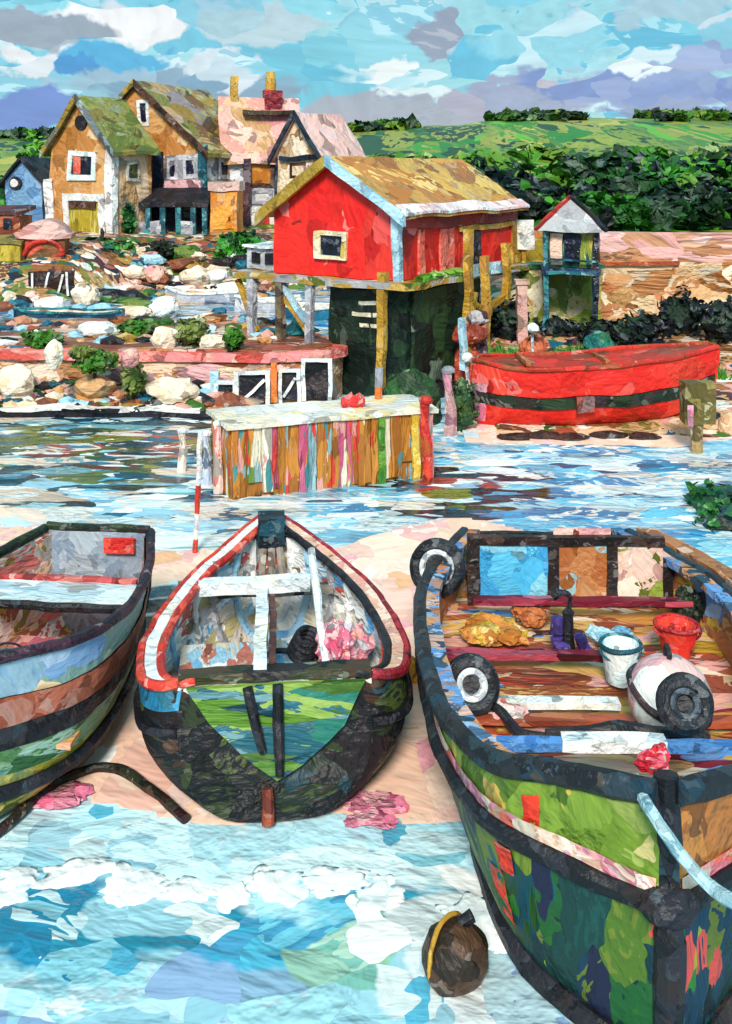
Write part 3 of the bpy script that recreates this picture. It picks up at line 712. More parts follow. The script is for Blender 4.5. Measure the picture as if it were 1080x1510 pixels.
    # broad outer rail on the starboard quarter
    bm = nb(); b.strip(bm, 1, .1, .34, -.02, .08, i0=20); T.part('side_deck', bm, paint('side_deck', 'b8784c a86a40 c88a64 d8a080 8a5a44', 4, bump=.4))
    return T, b
RB, RBb = right_boat()
def inRB(px, py, z):      # a point in the boat seen at this pixel, at height z above the water
    D = GD(py, z); return Vector((X(px, D), D, z))
def tyre(label, loc, R_, r, n, inner, rz=0, cat='tyre'):
    T = Thing('tyre_fender', label, cat, loc, rz, 'old tyres on the green work boat', D=9, wob=.6)
    M = torus_M(*n)
    bm = nb(); torus(bm, (0, 0, 0), R_, r, M, 30, 10); T.part('tread', bm, paint('tyre_black', '1e1e24 2a2a32 14151a 34353c 24303a', 6, bump=.4), ref=.1)
    bm = nb(); torus(bm, M @ Vector((0, 0, r*.35)), R_-r*.75, r*.55, M, 26, 8); T.part('sidewall', bm, inner, ref=.1)
    bm = nb(); lathe(bm, [(R_-r*1.1, -.03), (R_-r*1.1, .015)], seg=22, M=M); T.part('backing_disc', bm, BLK, ref=.1)
    return T
TG = paint('tyre_grey', 'b8bcc4 d8dade 9aa0aa e8eaec 7a8088', 6, bump=.4)
D = 12.1
tyre('black pale-walled tyre hanging at the far left corner of the work boat', (X(645, D), D, Z(837, D)), .255, .085, (-.25, -1, .35), TG)
p = inRB(695, 1052, .84)
tyre('small pale-centred tyre with a hose, leaning at the left inside the work boat', (p.x, p.y, .84+.27), .19, .085, (.1, -1, .5), paint('tyre_white', 'd8dee4 eef0f2 b4bcc8 f4f4f4', 6, bump=.4))
tyre('dark tyre standing on the blue beam before the white buoy in the work boat', (X(1010, 7.85), 7.85, 1.665+.215), .15, .07, (-.1, -1, .45), paint('tyre_mid', '3a4654 5a6674 2a3038 8a929a', 6, bump=.4))
bm = nb(); p = inRB(715, 1040, .9); q = inRB(775, 1085, .86)
tube(bm, spline([p, p.lerp(q, .35)+Vector((.0, 0, .05)), p.lerp(q, .7), q, q+Vector((.35, -.05, 0))], 20), .05, 8)
solo('hose', 'dark hose running from the small pale tyre along the left floor of the work boat', 'hose', bm, BLK, D=9)
T = Thing('buoy', 'large white and pink round buoy sitting in the bow of the work boat', 'buoy', Vector((X(985, 9.3), 9.3, .83)), 0, D=9.3)
bm = nb(); blob(bm, (0, 0, .36), .37, .37, .36, 4, .05, 1, 2); T.part('float', bm, paint('buoy_white', 'f6f2ec f4dcd4 f0c4c0 ecb0b4 faf8f4 e8d8c0 f2e8e4', 3, bump=.3), smooth=True)
bm = nb(); torus(bm, (0, 0, .36), .37, .035, torus_M(.3, -.2, .9), 30, 7); T.part('band', bm, paint('buoy_band', '3a2a30 4a343a 2c2228', 6))
bm = nb(); torus(bm, (0, 0, .76), .06, .02, torus_M(1, 0, 0), 14, 6); T.part('eye', bm, BLK)
def bucket(label, p, h, r0, r1, m, mr, tilt=0):
    T = Thing('bucket', label, 'bucket', p, 0, 'buckets in the green work boat', D=9.5)
    bm = nb(); lathe(bm, [(r0, 0), (r1, h), (r1-.025, h), (r0-.02, .06)], seg=22); T.part('pail', bm, m, smooth=False)
    bm = nb(); torus(bm, (0, 0, h), r1, .022, None, 24, 6); T.part('rim', bm, mr)
    bm = nb(); tube(bm, [(math.cos(a)*(r1+.02), -.02-.12*math.sin(a), h-.02-math.sin(a)*.10) for a in [math.pi*k/12 for k in range(13)]], .014, 6); T.part('handle', bm, mr)
p = inRB(915, 1002, .82); bucket('white bucket with a teal rim standing on the work boat floor', p, .36, .15, .2, paint('bucket_white', 'eaf4f6 d8ecf0 f6fafa c4e0e6', 5, bump=.35), TEAL)
p = inRB(998, 965, .82); bucket('red bucket near the right side of the work boat', p, .32, .14, .23, paint('bucket_red', 'e6342a ee4636 d82a24', 5, bump=.35), paint('bucket_red_rim', 'c82a2a a82028', 5))
bm = nb()
p = inRB(838, 960, .82)
T = Thing('bilge_pump', 'black upright bilge pump with a bent handle amid the work boat floor', 'pump', p, 0, D=10)
bm = nb(); lathe(bm, [(.08, 0), (.07, .1), (.055, .38), (.07, .42), (.03, .46)], seg=14); T.part('barrel', bm, BLK)
bm = nb(); tube(bm, spline([(0, 0, .44), (.02, 0, .58), (-.08, 0, .62), (-.17, 0, .57)], 12), [.03]*8+[.045]*4, 7); T.part('handle', bm, BLK)
PUR = paint('purple_boot', '3a2c70 4a3a86 2e2460 5a4a96', 6, bump=.4)
for k, (px, py, lb) in enumerate(((822, 962, 'purple rubber boot standing upright left of the black pump'), (868, 972, 'purple rubber boot slumped over right of the black pump'))):
    p = inRB(px, py, .82); bm = nb()
    if k == 0: tube(bm, spline([(.11, -.1, .06), (.02, -.02, .07), (0, 0, .16), (0, 0, .38)], 12), [.04]+[.06]*6+[.07]*5, 9)
    else: tube(bm, spline([(-.1, -.02, .26), (-.04, 0, .1), (.04, -.02, .06), (.16, -.08, .05)], 12), [.06]*7+[.055]*4+[.035], 9)
    solo('rubber_boot', lb, 'boot', bm, PUR, p, 0, D=10)
def heap(name, label, cat, px, py, n, r, h, m, seed):
    p = inRB(px, py, .82); bm = nb(); rg = random.Random(seed)
    for j in range(n): blob(bm, (rg.uniform(-.7, .7)*r, rg.uniform(-.5, .5)*r, h*.4), r*.6, r*.5, h*.6, 3, .45, 2.2, seed+j)
    solo(name, label, cat, bm, m, p, 0, D=10)
heap('net_heap', 'ochre and orange net heap on the work boat floor below the blue panel', 'net', 738, 935, 6, .34, .16, paint('net_ochre', 'c8a030 d88a3a b87028 e0b04a c85a34 d8904a', 5, bump=.6), 31)
heap('net_heap', 'rust brown net heap on the work boat floor left of the black pump', 'net', 790, 915, 4, .24, .14, paint('net_rust', 'b8603a c8743f a04c2c d08a5a', 5, bump=.6), 41)
heap('sack', 'dark green sack at the right inside the work boat behind the red bucket', 'sack', 1022, 912, 4, .2, .34, paint('sack_dark', '1f2a1c 16201a 2a3820 1c1c20', 5, bump=.5), 51)
heap('cloth', 'pink and white cloth crumpled on the work boat floor by the hose', 'cloth', 742, 1056, 5, .22, .12, paint('cloth_pink', 'f0c0b8 f4dcd4 e8a0a0 d87060 f6ece6', 5, bump=.5), 61)
heap('net_heap', 'pale blue net heap on the work boat floor behind the white bucket', 'net', 905, 948, 4, .22, .12, paint('net_blue', '8fc0d8 b4d8e4 6aa4c4 c8b09a', 5, bump=.6), 71)
# red rag and rope on the bow
bm = nb(); blob(bm, (0, 0, 0), .1, .07, .075, 3, .5, 2, 4); blob(bm, (.06, .03, .03), .06, .06, .06, 3, .5, 2, 6)
solo('rag', 'crumpled red and pink rag draped on the bow of the work boat', 'rag', bm, paint('rag_red', 'e8384a f06070 f4a0a8 d82a3a fbe4e4', 7, bump=.6), (X(962, 7.0), 7.0, Z(1122, 7.0)), D=7)
bm = nb()
tube(bm, spline([(X(938, 6.95), 6.95, Z(1150, 6.95)), (X(965, 6.55), 6.55, Z(1200, 6.55)), (X(1005, 6.42), 6.42, Z(1262, 6.42)), (X(1050, 6.3), 6.3, Z(1310, 6.3)), (X(1110, 6.0), 6.0, Z(1345, 6)), (X(1300, 5.6), 5.6, Z(1440, 5.6)), (4.6, 5.3, -.1)], 40), .043, 8)
solo('mooring_rope', 'light blue mooring rope hanging from the work boat bow off to the right', 'rope', bm, paint('rope_blue', '9cc0cc b4d2da 86aebc c8dee2', 7, bump=.5), D=7)

# ---- rope on the sand, brown buoy, pole, crate
bm = nb(); pts = []
for px, py in ((-60, 1262), (0, 1225), (55, 1178), (105, 1146), (150, 1132), (195, 1145), (240, 1180), (275, 1208)):
    D = GD(py, .05); pts.append((X(px, D), D, .06))
tube(bm, spline(pts, 40), .05, 8)
solo('mooring_rope', 'thick dark brown rope arching over the wet sand between the left and middle boats', 'rope', bm, paint('rope_dark', '2c241e 3a2c24 20201a 4a3428 2a3020 3a2024', 6, bump=.5), D=9.6)
D = 7.55
T = Thing('mooring_buoy', 'dark brown mooring buoy with an ochre band floating by the green work boat', 'buoy', (X(672, D), D, -.05), 0, D=D)
bm = nb(); blob(bm, (0, 0, .22), .25, .25, .24, 4, .12, 1.2, 3); T.part('float', bm, paint('buoy_brown', '4a3428 5a4030 34261e 2a2018 6a4c36', 5, bump=.4))
bm = nb(); torus(bm, (-.05, .02, .24), .238, .018, torus_M(.75, -.62, .1), 28, 7); T.part('band', bm, OCHRE)
bm = nb(); tube(bm, [(.05, .05, .42), (.14, .06, .47)], .05, 8); T.part('eye', bm, BLK)
D = 15.9
T = Thing('mooring_pole', 'thin red and white striped pole standing at the far edge of the sand', 'pole', (X(287, D), D, -.2), 0, D=D)
for k in range(5):
    bm = nb(); tube(bm, [(0.02*k, 0, .42*k), (.02*(k+1), 0, .42*k+.418)], .045, 8)
    T.part('stripe', bm, paint('pole_red', 'd8402e c83428 e2604a', 5) if k in (0, 2) else paint('pole_white', 'f2e8e4 e8e0e4 d0d8ec', 5))
T = Thing('fish_crate', 'pale blue fish crate on the sand between the left and middle boats', 'crate', (X(240, 13.0), 13.0, .03), R(14), D=13)
bm = nb()
for z in (.1, .3, .5): 
    box(bm, -.28, .28, -.22, -.19, z-.07, z+.07); box(bm, -.28, .28, .19, .22, z-.07, z+.07); box(bm, -.28, -.25, -.185, .185, z-.07, z+.07); box(bm, .25, .28, -.185, .185, z-.07, z+.07)
T.part('slats', bm, paint('crate_pale', 'cfe2ec e6f0f2 b4cfe0 f0ece0 a8c0a8 dceaf0', 4, bump=.5), ref=.1)
bm = nb()
for x in (-.24, .24):
    for y in (-.18, .18): box(bm, x-.025, x+.025, y-.025, y+.025, 0, .62)
T.part('corner_posts', bm, paint('crate_post', '98a8a8 b4c4c8 7a8470', 5))
bm = nb(); box(bm, -.25, .25, -.19, .19, .04, .08); T.part('base', bm, MATS['crate_pale'])
# pink pebbly weed heaps at the water's edge
for k, (px, py, s, lb) in enumerate(((562, 1178, .2, 'heap of pink weed on the sand right of the small black boat'), (545, 1205, .15, 'red and pink weed clump at the water edge in front of the small black boat'), (95, 1165, .26, 'broad pink weed heap under the arched dark rope'))):
    D = GD(py, .03); bm = nb()
    for j in range(6): blob(bm, (random.uniform(-1, 1)*s, random.uniform(-.6, .6)*s, .01), s*.8, s*.6, .025, 3, .5, 2, k*9+j)
    solo('seaweed', lb, 'seaweed', bm, paint('weed_pink', 'ec7fa0 f294ac e4688c f4b0b8 e85a6a', 4, bump=.5), (X(px, D), D, .02), D=9.5)
# ochre net float between boats
D = GD(1005, .05)
bm = nb(); blob(bm, (0, 0, .16), .15, .15, .2, 3, .3, 1.6, 8); blob(bm, (.12, .02, .1), .1, .1, .13, 3, .3, 1.6, 9)
solo('net_bag', 'ochre net bag lying on the sand between the middle boat and the work boat', 'bag', bm, OCHRE, (X(598, D), D, .03), D=11)

#@@PART2
# ================================================================== MID GROUND
# ---- striped jetty
def jetty():
    T = Thing('jetty', 'white topped jetty with a front of many coloured vertical planks', 'jetty', (-2.47, 18.55, 0), R(20), D=19)
    bm = nb(); extr(bm, [(0, 0, -.6), (4.0, 0, -.6), (4.0, 1.2, -.6), (-.1, 1.2, -.6)], (0, 0, 1.86))
    T.part('back_wall', bm, paint('jetty_wall', 'b8752e c88436 a86a2a c47a30 b06c28 9a6024 c0802f 8a5a2c', 3.2, stretch=(1.5, 1.5, .22), bump=.4, mixw=.4, acc='e8a0b0 3a8a8c f0e4d0 c8403a 245a66 8fb0b8 d8c040', amt=.24), ref=.2, wob=1.8)
    bm = nb(); extr(bm, [(-.08, -.13, 1.27), (4.08, -.13, 1.27), (4.08, 1.3, 1.27), (-.2, 1.3, 1.27)], (0, 0, .08))
    T.part('deck', bm, paint('jetty_deck', 'f0ece4 e6dccb f4f2ee e8d4a0 dcd8d4 f2e2c8', 2, bump=.45), ref=.3)
    rng = random.Random(21); xx = .02; k = 0
    PC = ['b8752e c88436 a86a2a', 'c08038 b0702c cc8c40', '7a9a8a 8fb0a8 6a8a7c', 'c47a30 d08a40 b06c28', '3a8a8c 2f7a80 4a9a9a', 'd84030 e05a44 c83428', 'b06c28 c08038 9a5c20', '8fb0b8 a4c4cc 7a9ca8', 'e8c04a f0d060 d8b038', 'e8a0a0 f0b4b0 d88a90', 'a86a2a b87a38 985c22', '6f8a3a 7f9a44 5a7a2c', '245a66 2f6a74 1a4a56', 'f0e4d0 e4d4bc f8f0e4', 'c0802f b07024 d0923c', 'c85a7a d87090 b84a68']
    while xx < 3.95:
        w = rng.uniform(.1, .24); c = PC[rng.randrange(len(PC))] if rng.random() < .5 else rng.choice(('b8752e c88436 a86a2a', 'b06c28 c08038 9a5c20', 'c47a30 d08a40 b06c28', 'a86a2a b87a38 985c22')); k += 1
        w = min(w, 3.99-xx)
        bm = nb(); box(bm, xx+.004, xx+w-.004, -.05-.03*(k % 2), -.004, rng.uniform(-.3, .3)+.12*(xx > 2.4), 1.262)
        T.part('plank', bm, paint('plank_'+c[:6], c, 3, stretch=(1.6, 1.6, .3), acc='f0e0c8 c88436 4a8a90 e0a098 d84438 8fb0b8 '+shift(c[:6], -.3), amt=.34), ref=.25)
        xx += w
    for x, m in ((2.9, 'green'), (3.6, 'yellow')):
        bm = nb(); box(bm, x-.07, x+.07, -.15, -.084, -.6, 1.25)
        T.part('fender_post', bm, paint('post_'+m, {'lilac': 'b8a8b8 d0c0c8 98889c', 'teal': '2f8088 3a969a 246a76', 'grey': '9ab0bc b4c4cc 7a909c', 'green': '4a8a2e 3a7a2a 6a9a3a', 'yellow': 'e8c44a f0d468 d8b038'}[m], 3), label=m+' fender post')
jetty()
for px, D, h, cs, lb in ((322, 18.9, 1.25, 'e8c8c0 d87a70 f0dcd4', 'pale pink pile in the water at the left end of the striped jetty'), (306, 19.4, .95, 'b8c4dc d0d8e8 98a8c4', 'short lilac blue pile in the water left of the striped jetty'), (268, 20.2, .8, 'f0e4d8 e0c4b0 f4ece4', 'short cream pile standing alone in the water left of the striped jetty')):
    T = Thing('pile', lb, 'pile', (X(px, D), D, -.5), 0, 'piles beside the striped jetty', D=D)
    bm = nb(); tube(bm, [(0, 0, 0), (.02, 0, .5+h*.5), (-.01, 0, .5+h)], [.1, .09, .08], 8); T.part('shaft', bm, paint('pile_'+cs[:6], cs, 4, stretch=(1, 1, .4)))
    bm = nb(); lathe(bm, [(.09, .5+h-.005), (.1, .5+h+.04), (.05, .5+h+.08)], seg=10); T.part('cap', bm, WHITE)
T = Thing('mooring_post', 'bright red mooring post at the right end of the striped jetty', 'post', (X(627, 19.6), 19.6, -.5), 0, D=19)
bm = nb(); tube(bm, [(0, 0, 0), (.03, 0, 1.2), (-.02, 0, 2.0)], .1, 8); T.part('shaft', bm, paint('post_red', 'd83428 e24434 c42c24 b8542c', 3))
bm = nb(); lathe(bm, [(.12, 2.0), (.13, 2.06), (.08, 2.12)], seg=12); T.part('cap', bm, MATS['post_red'])
bm = nb()
for j in range(4): blob(bm, (.08*j-.1, 0, .1+.05*(j % 2)), .11, .09, .13, 2, .5, 2, j)
solo('cloth', 'red cloth dropped on the white deck of the striped jetty', 'cloth', bm, paint('cloth_red', 'e23c3a d83030 f07a78 f4c0bc', 5, bump=.5), (X(520, 19.9), 19.9, 1.35), D=20)
for px, py, h, lb in ((556, 592, .8, 'orange and white marker post in front of the dark green boat doors'),):
    D = 20.6; T = Thing('marker_post', lb, 'post', (X(px, D), D, .0), 0, D=D)
    z0 = 1.42
    bm = nb(); box(bm, -.3, .3, -.2, .2, -.5, .3); T.part('block', bm, GREY)
    bm = nb(); tube(bm, [(0, 0, .3), (.02, 0, 1.6)], .08, 8); T.part('shaft', bm, paint('marker_orange', 'e8622a f07a3a d85020', 4))
    bm = nb(); tube(bm, [(.02, 0, 1.6), (.02, 0, 2.0)], .085, 8); T.part('top', bm, GREY)

# ---- red boathouse on stilts
TH = R(35)
def hut():
    T = Thing('boathouse', 'bright red boathouse with ochre roof and light blue trim raised above dark green doors', 'boathouse', (.78, 26.0, 0), -TH, D=28)
    W, L, zb, ze, zp = 4.07, 6.7, 3.15, 4.98, 6.25
    bm = nb(); extr(bm, [(-W, 0, zb), (0, 0, zb), (0, 0, ze), (-W/2, 0, zp-.04), (-W, 0, ze-.12)], (0, .14, 0)); T.part('gable_wall', bm, RED)
    bm = nb(); box(bm, -.14, 0, .145, L, zb, ze-.02); sw = T.part('side_wall', bm, RED)
    bm = nb(); extr(bm, [(-W, L-.14, zb), (-.145, L-.14, zb), (-.145, L-.14, ze), (-W/2, L-.14, zp-.04), (-W, L-.14, ze-.12)], (0, .13, 0)); T.part('back_wall', bm, RED)
    bm = nb(); box(bm, -W, -W+.14, .145, L-.145, zb, ze-.16); T.part('far_wall', bm, RED)
    # roof slabs
    roof = paint('hut_roof', 'c48a3c d8a850 e0b864 b87434 a8682e c08040 e8c47a b4702f d09848', 1.25, stretch=(1, .8, 1), bump=.45, mixw=.6)
    sl = (zp-ze)/(W/2)
    bm = nb(); extr(bm, [(-W/2, -.22, zp), (.38, -.22, ze-sl*.38), (.38, L+.2, ze-sl*.38), (-W/2, L+.2, zp)], (0, 0, .1)); r1 = T.part('roof', bm, roof)
    bm = nb(); extr(bm, [(-W/2-.005, -.22, zp), (-W-.35, -.22, ze-sl*.5), (-W-.35, L+.2, ze-sl*.5), (-W/2-.005, L+.2, zp)], (0, 0, .1)); T.part('roof', bm, MATS['hut_roof'])
    bm = nb(); extr(bm, [(.1, -.2, ze-sl*.1+.11), (.42, -.2, ze-sl*.42+.11), (.42, L+.2, ze-sl*.42+.11), (.1, L+.2, ze-sl*.1+.11)], (0, 0, .07))
    T.part('eave_board', bm, paint('eave_white', 'f6eeee f4d4d4 fafafa f0b8bc e8e4ea', 1.8, bump=.4), parent=r1)
    bm = nb(); extr(bm, [(-W/2, -.36, zp+.14), (.42, -.36, ze-sl*.42+.14), (.42, -.36, ze-sl*.42-.12), (-W/2, -.36, zp-.14)], (0, .13, 0)); T.part('bargeboard', bm, LBLUE, parent=r1, label='light blue bargeboard')
    bm = nb(); extr(bm, [(-W/2-.006, -.35, zp+.14), (-W-.38, -.35, ze-sl*.38+.05), (-W-.38, -.35, ze-sl*.38-.32), (-W/2-.006, -.35, zp-.2)], (0, .13, 0)); T.part('bargeboard', bm, paint('barge_ochre', '9a7a2a a8862e 8a6c26 b4923a', 2, bump=.4), parent=r1, label='ochre bargeboard')
    bm = nb(); box(bm, -.1, .1, -.1, .1, zb-.05, ze-.05); T.part('corner_post', bm, LBLUE)
    # gable window
    x0, x1 = T.gx(466), T.gx(512); z0, z1 = T.gz(490, 383), T.gz(490, 341)
    bm = nb(); f = .2
    box(bm, x0, x0+f, -.1, -.005, z0, z1); box(bm, x1-f*.8, x1, -.1, -.005, z0, z1); box(bm, x0+f, x1-f*.8, -.1, -.005, z0, z0+f*.5); box(bm, x0+f, x1-f*.8, -.1, -.005, z1-f*.6, z1)
    w = T.part('window', bm, CREAM, ref=.2); bm = nb(); box(bm, x0+f, x1-f*.8, -.05, -.006, z0+f*.5, z1-f*.6); T.part('pane', bm, DKWIN, parent=w)
    # side: maroon fascia, salmon boards, dark doorway, ochre frames
    bm = nb(); box(bm, .005, .08, .15, L, ze-.55, ze-.22); T.part('fascia', bm, MAROON)
    for a, c, m in ((648, 668, SALMON), (616, 624, SALMON)):
        bm = nb(); box(bm, .005, .06, T.sy(a), T.sy(c), zb+.02, ze-.58); T.part('board', bm, m, label='salmon board')
    bm = nb(); box(bm, .01, .09, T.sy(676), T.sy(752), ze-.72, ze-.57); box(bm, .01, .09, T.sy(752), T.sy(764), zb, ze-.57); fr = T.part('door_frame', bm, OCHRE)
    bm = nb(); box(bm, .006, .05, T.sy(682), T.sy(708), zb+.02, ze-.74); d = T.part('door', bm, DKWIN, parent=fr)
    # platform
    bm = nb(); box(bm, -W-1.35, .5, -.42, L+.4, zb-.2, zb-.02); pf = T.part('platform', bm, paint('deck_edge', 'b4b0b0 c08a3a 9a9a9e c8a050 b08a3a a8a4a8 8a9a3a', 1.6, stretch=(.8, .8, 1), bump=.4))
    bm = nb()
    box(bm, .2, .52, .5, 3.0, zb-.015, zb+.07)
    for k, yy in enumerate((.8, 1.3, 1.9, 2.5)): blob(bm, (.36, yy, zb+.06), .2, .3, .1, 2, .5, 2, k)
    T.part('turf_edge', bm, paint('turf', '5a9a1e 4a8a1c 78a83a 8aa04a 3f7a1c', 2, bump=.5), parent=pf)
    bm = nb(); box(bm, .52, .6, 2.6, 5.2, zb-.12, zb+.2); T.part('kick_board', bm, LBLUE, parent=pf)
    # basement with two pairs of dark doors
    bm = nb(); box(bm, -2.35, .12, .25, 4.2, -.8, zb-.21); bs = T.part('boat_store', bm, DKGREEN)
    D2 = paint('boat_door', '14261c 1a3022 0f1c16 20381f 1c2c1e 2a4426', 1.0, bump=.4)
    bm = nb(); box(bm, -2.2, -.6, .13, .245, -.8, zb-.3); dr = T.part('door', bm, D2, parent=bs)
    # faded pale dashes on the left door
    bm = nb()
    for py, segs in ((447, ((528, 552), (556, 562))), (464, ((518, 545), (548, 556), (558, 562))), (481, ((527, 540), (543, 552), (555, 561)))):
        for a, c in segs: box(bm, T.gx(a), T.gx(c), .09, .125, T.gz(540, py+3), T.gz(540, py-3))
    T.part('pale_marks', bm, paint('mark_cream', 'e8e0c4 d8ccb0 f0ead8', 4), parent=bs, ref=.1)
    bm = nb(); box(bm, .125, .23, .45, 3.2, -.8, zb-.3); T.part('door', bm, D2, parent=bs)
    bm = nb(); box(bm, .13, .6, .2, 3.4, -.6, .28); T.part('sill', bm, paint('sill_plum', '2c1a24 3a222a 241820', 2), parent=bs)
    # stilts and braces
    posts = [(-.25, -.3, OCHRE, 3.4), (-2.6, -.3, GREY, 3.0), (-3.6, -.3, paint('stilt_brown', '6a5a48 7a6a54 54483c', 2), 3.0), (-4.6, -.3, GREY, 3.0)]
    for x, y, m, h in posts:
        bm = nb(); beam(bm, (x, y, -.8), (x, y, h), .2); T.part('stilt', bm, m)
    for a, c in (((-2.7, -.2, 1.6), (-3.9, -.2, 2.9)), ((-3.6, -.25, 2.9), (-2.75, -.25, 1.9)), ((-4.5, -.2, 1.5), (-5.2, -.2, 2.9))):
        bm = nb(); beam(bm, a, c, .14); T.part('brace', bm, OCHRE if a[2] != 2.9 else LBLUE)
    def sp(px, py, xo=.75):
        u = (px-540)/F; c, q = math.cos(TH), math.sin(TH)
        x0, y0 = T.loc.x+xo*c, T.loc.y-xo*q
        bb = (x0-u*y0)/(u*c-q); D = y0+bb*c; return Vector((xo, bb, Z(py, D)))
    for px, pa, pb in ((690, 398, 478), (716, 405, 452), (746, 388, 448)):
        bm = nb(); beam(bm, sp(px, pb+60), sp(px, pa-(28 if px > 700 else 60)), .2); T.part('stilt', bm, OCHRE)
    for a, c in (((688, 440), (722, 462)), ((684, 486), (744, 436)), ((700, 430), (694, 478))):
        bm = nb(); beam(bm, sp(*a), sp(*c), .15); T.part('brace', bm, OCHRE)
    bm = nb(); p0 = sp(682, 470, .95); q0 = sp(684, 545, .95); beam(bm, p0, q0, .16); T.part('stilt', bm, LBLUE)
    return T
HUT = hut()
# grey lean-to at the left end of the platform
T = Thing('kiosk', 'small grey kiosk with two dark openings on the left end of the red boathouse platform', 'kiosk', HUT.M @ Vector((-5.3, .3, 3.14)), -TH, D=29)
bm = nb(); box(bm, 0, 1.15, 0, .9, 0, .62); bd = T.part('wall', bm, GREY)
for x in (.2, .68):
    bm = nb(); box(bm, x, x+.3, -.04, -.004, .17, .5); T.part('opening', bm, BLKF)
bm = nb(); extr(bm, [(-.1, -.12, .63), (1.25, -.12, .63), (1.25, 1.0, .7), (-.1, 1.0, .7)], (0, 0, .07)); T.part('roof', bm, WHITE)
# dark green mound, a bush reflection built as a solid shape before the doors
bm = nb(); blob(bm, (0, 0, .25), .75, .5, .95, 4, .25, 1.6, 5)
solo('reflection_mound', 'rounded dark green mound standing in for a bush reflection before the boat doors', 'rock', bm, paint('reflection_green', '1c3a1c 24481f 16281a 2f5a2a 1a2a1c 3a5a3a', 1.6, bump=.5), (X(605, 24.2), 24.2, 0), D=24)

# ---- grey roofed lookout on teal stilts
def lookout():
    D = 30.0
    T = Thing('lookout_hut', 'small grey roofed lookout hut on teal stilts beside the stone wall', 'lookout', (X(842, D), D, 1.1), R(-12), D=D)
    z = lambda py: Z(py, D)-1.1
    s = .72
    for x in (-s, s):
        for y in (-s, s):
            bm = nb(); beam(bm, (x, y, 0), (x, y, z(338)), .15); T.part('stilt', bm, TEAL if (x < 0) == (y < 0) or x < 0 else DKWIN)
    bm = nb(); box(bm, -s-.12, s+.12, -s-.12, s+.12, z(402), z(392)); T.part('floor', bm, paint('look_floor', '1f3a54 26466a 1a3048 2c2c50', 2))
    bm = nb(); box(bm, -s+.1, s-.1, -s+.1, s-.1, z(391), z(338)); c = T.part('cabin', bm, paint('look_wall', '3a7a5a a8a03a 2f6f6a c4b04a 8a9a3a 256a5a', 2, stretch=(2, 2, .5)))
    bm = nb(); box(bm, -.18, .28, -s+.03, -s+.095, z(385), z(342)); T.part('window', bm, DKWIN, parent=c)
    bm = nb(); box(bm, -.58, -.24, -s+.03, -s+.095, z(388), z(342)); T.part('panel', bm, paint('peach_panel', 'f2c8b4 f6dccb ecb8a4', 2), parent=c, label='peach panel')
    e = 1.0; zp, ze = z(290), z(338)
    bm = nb(); a = [bm.verts.new((x, y, ze)) for x, y in ((-e, -e), (e, -e), (e, e), (-e, e))]; p = bm.verts.new((0, 0, zp))
    for i in range(4): bm.faces.new((a[i], a[(i+1) % 4], p))
    bm.faces.new(a[::-1]); rf = T.part('roof', bm, paint('look_roof', 'b4b2b6 c4c2c6 a4a2a8 98969e d0ced0', 1.6, bump=.45))
    for x, y, m in ((-e, -e, MAROON), (e, -e, BLKF), (e, e, BLKF), (-e, e, MAROON)):
        bm = nb(); beam(bm, (x, y, ze+.03), (0, 0, zp+.03), .1); T.part('hip', bm, m, parent=rf)
    bm = nb(); beam(bm, (-s, -s-.1, z(399)), (s, -s-.1, z(399)), .1); beam(bm, (-s, -s-.1, z(380)), (s, -s-.1, z(380)), .06); T.part('railing', bm, TEAL)
lookout()
STONE = paint('wall_stone', 'd8a878 e8c8a0 c8905f f0dcc0 b87a4a e0b48a a86838 ecd4b4 cfa06a f2e4d0 c47a4a', 1.3, stretch=(.8, 1, 1.5), bump=.55, mixw=.6)
STONEP = paint('wall_pink', 'd49a78 e4a8a4 c88a64 ecb8b4 dca088 f0c4c0 cc9068', .9, stretch=(.6, 1, 1.4), bump=.4, mixw=.5)
T = Thing('stone_wall', 'tall cream and orange stone wall with a pink upper course at the right', 'wall', (6.6, 32.0, 1.0), R(-3), D=32)
bm = nb(); box(bm, .6, 22, 0, .7, -.4, 2.05); T.part('lower_course', bm, STONE, ref=.45, wob=1.6)
bm = nb(); box(bm, .75, 22, .08, .75, 2.06, 3.0); T.part('upper_course', bm, STONEP, ref=.45, wob=1.4)
bm = nb(); box(bm, .6, 3.2, -.1, .0, 2.0, 2.12); T.part('brick_edge', bm, paint('brick_edge', 'c05a34 a84a2c d07040', 2))
T = Thing('stone_wall', 'low olive and cream stone wall beneath the lookout hut', 'wall', (X(748, 31.2), 31.2, 1.0), R(-3), D=31)
bm = nb(); box(bm, .0, 2.9, 0, .5, -.4, 2.0); T.part('masonry', bm, paint('olive_stone', '8a9a34 b8a860 e8d8b4 6a7a2a c8b078 a87a4a f0e4c8 7a8a3c', 1.6, bump=.5, mixw=.6), ref=.4, wob=1.5)
bm = nb(); box(bm, -.1, 2.95, -.06, .56, 2.01, 2.14); T.part('coping', bm, paint('coping_green', '3a7a5a 4a8a3a 2f6a5a 6a9a3a', 2))
T = Thing('stone_wall', 'tall ochre and orange wall stub between the red boathouse and lookout', 'wall', (X(757, 33.0), 33.0, 1.0), 0, D=33)
bm = nb(); box(bm, 0, .95, 0, .5, -.3, 3.0); T.part('masonry', bm, paint('ochre_stub', 'a8922f c4a04a d8a878 b88a34 8a7a2a c8784a', 1.6, bump=.5))
T = Thing('notice_board', 'white notice board on a post right of the red boathouse', 'notice board', (X(774, 31.4), 31.4, 1.1), 0, D=31)
z = lambda py: Z(py, 31.4)-1.1
bm = nb(); box(bm, -.33, .33, -.04, .06, z(368), z(324)); T.part('board', bm, WHITE)
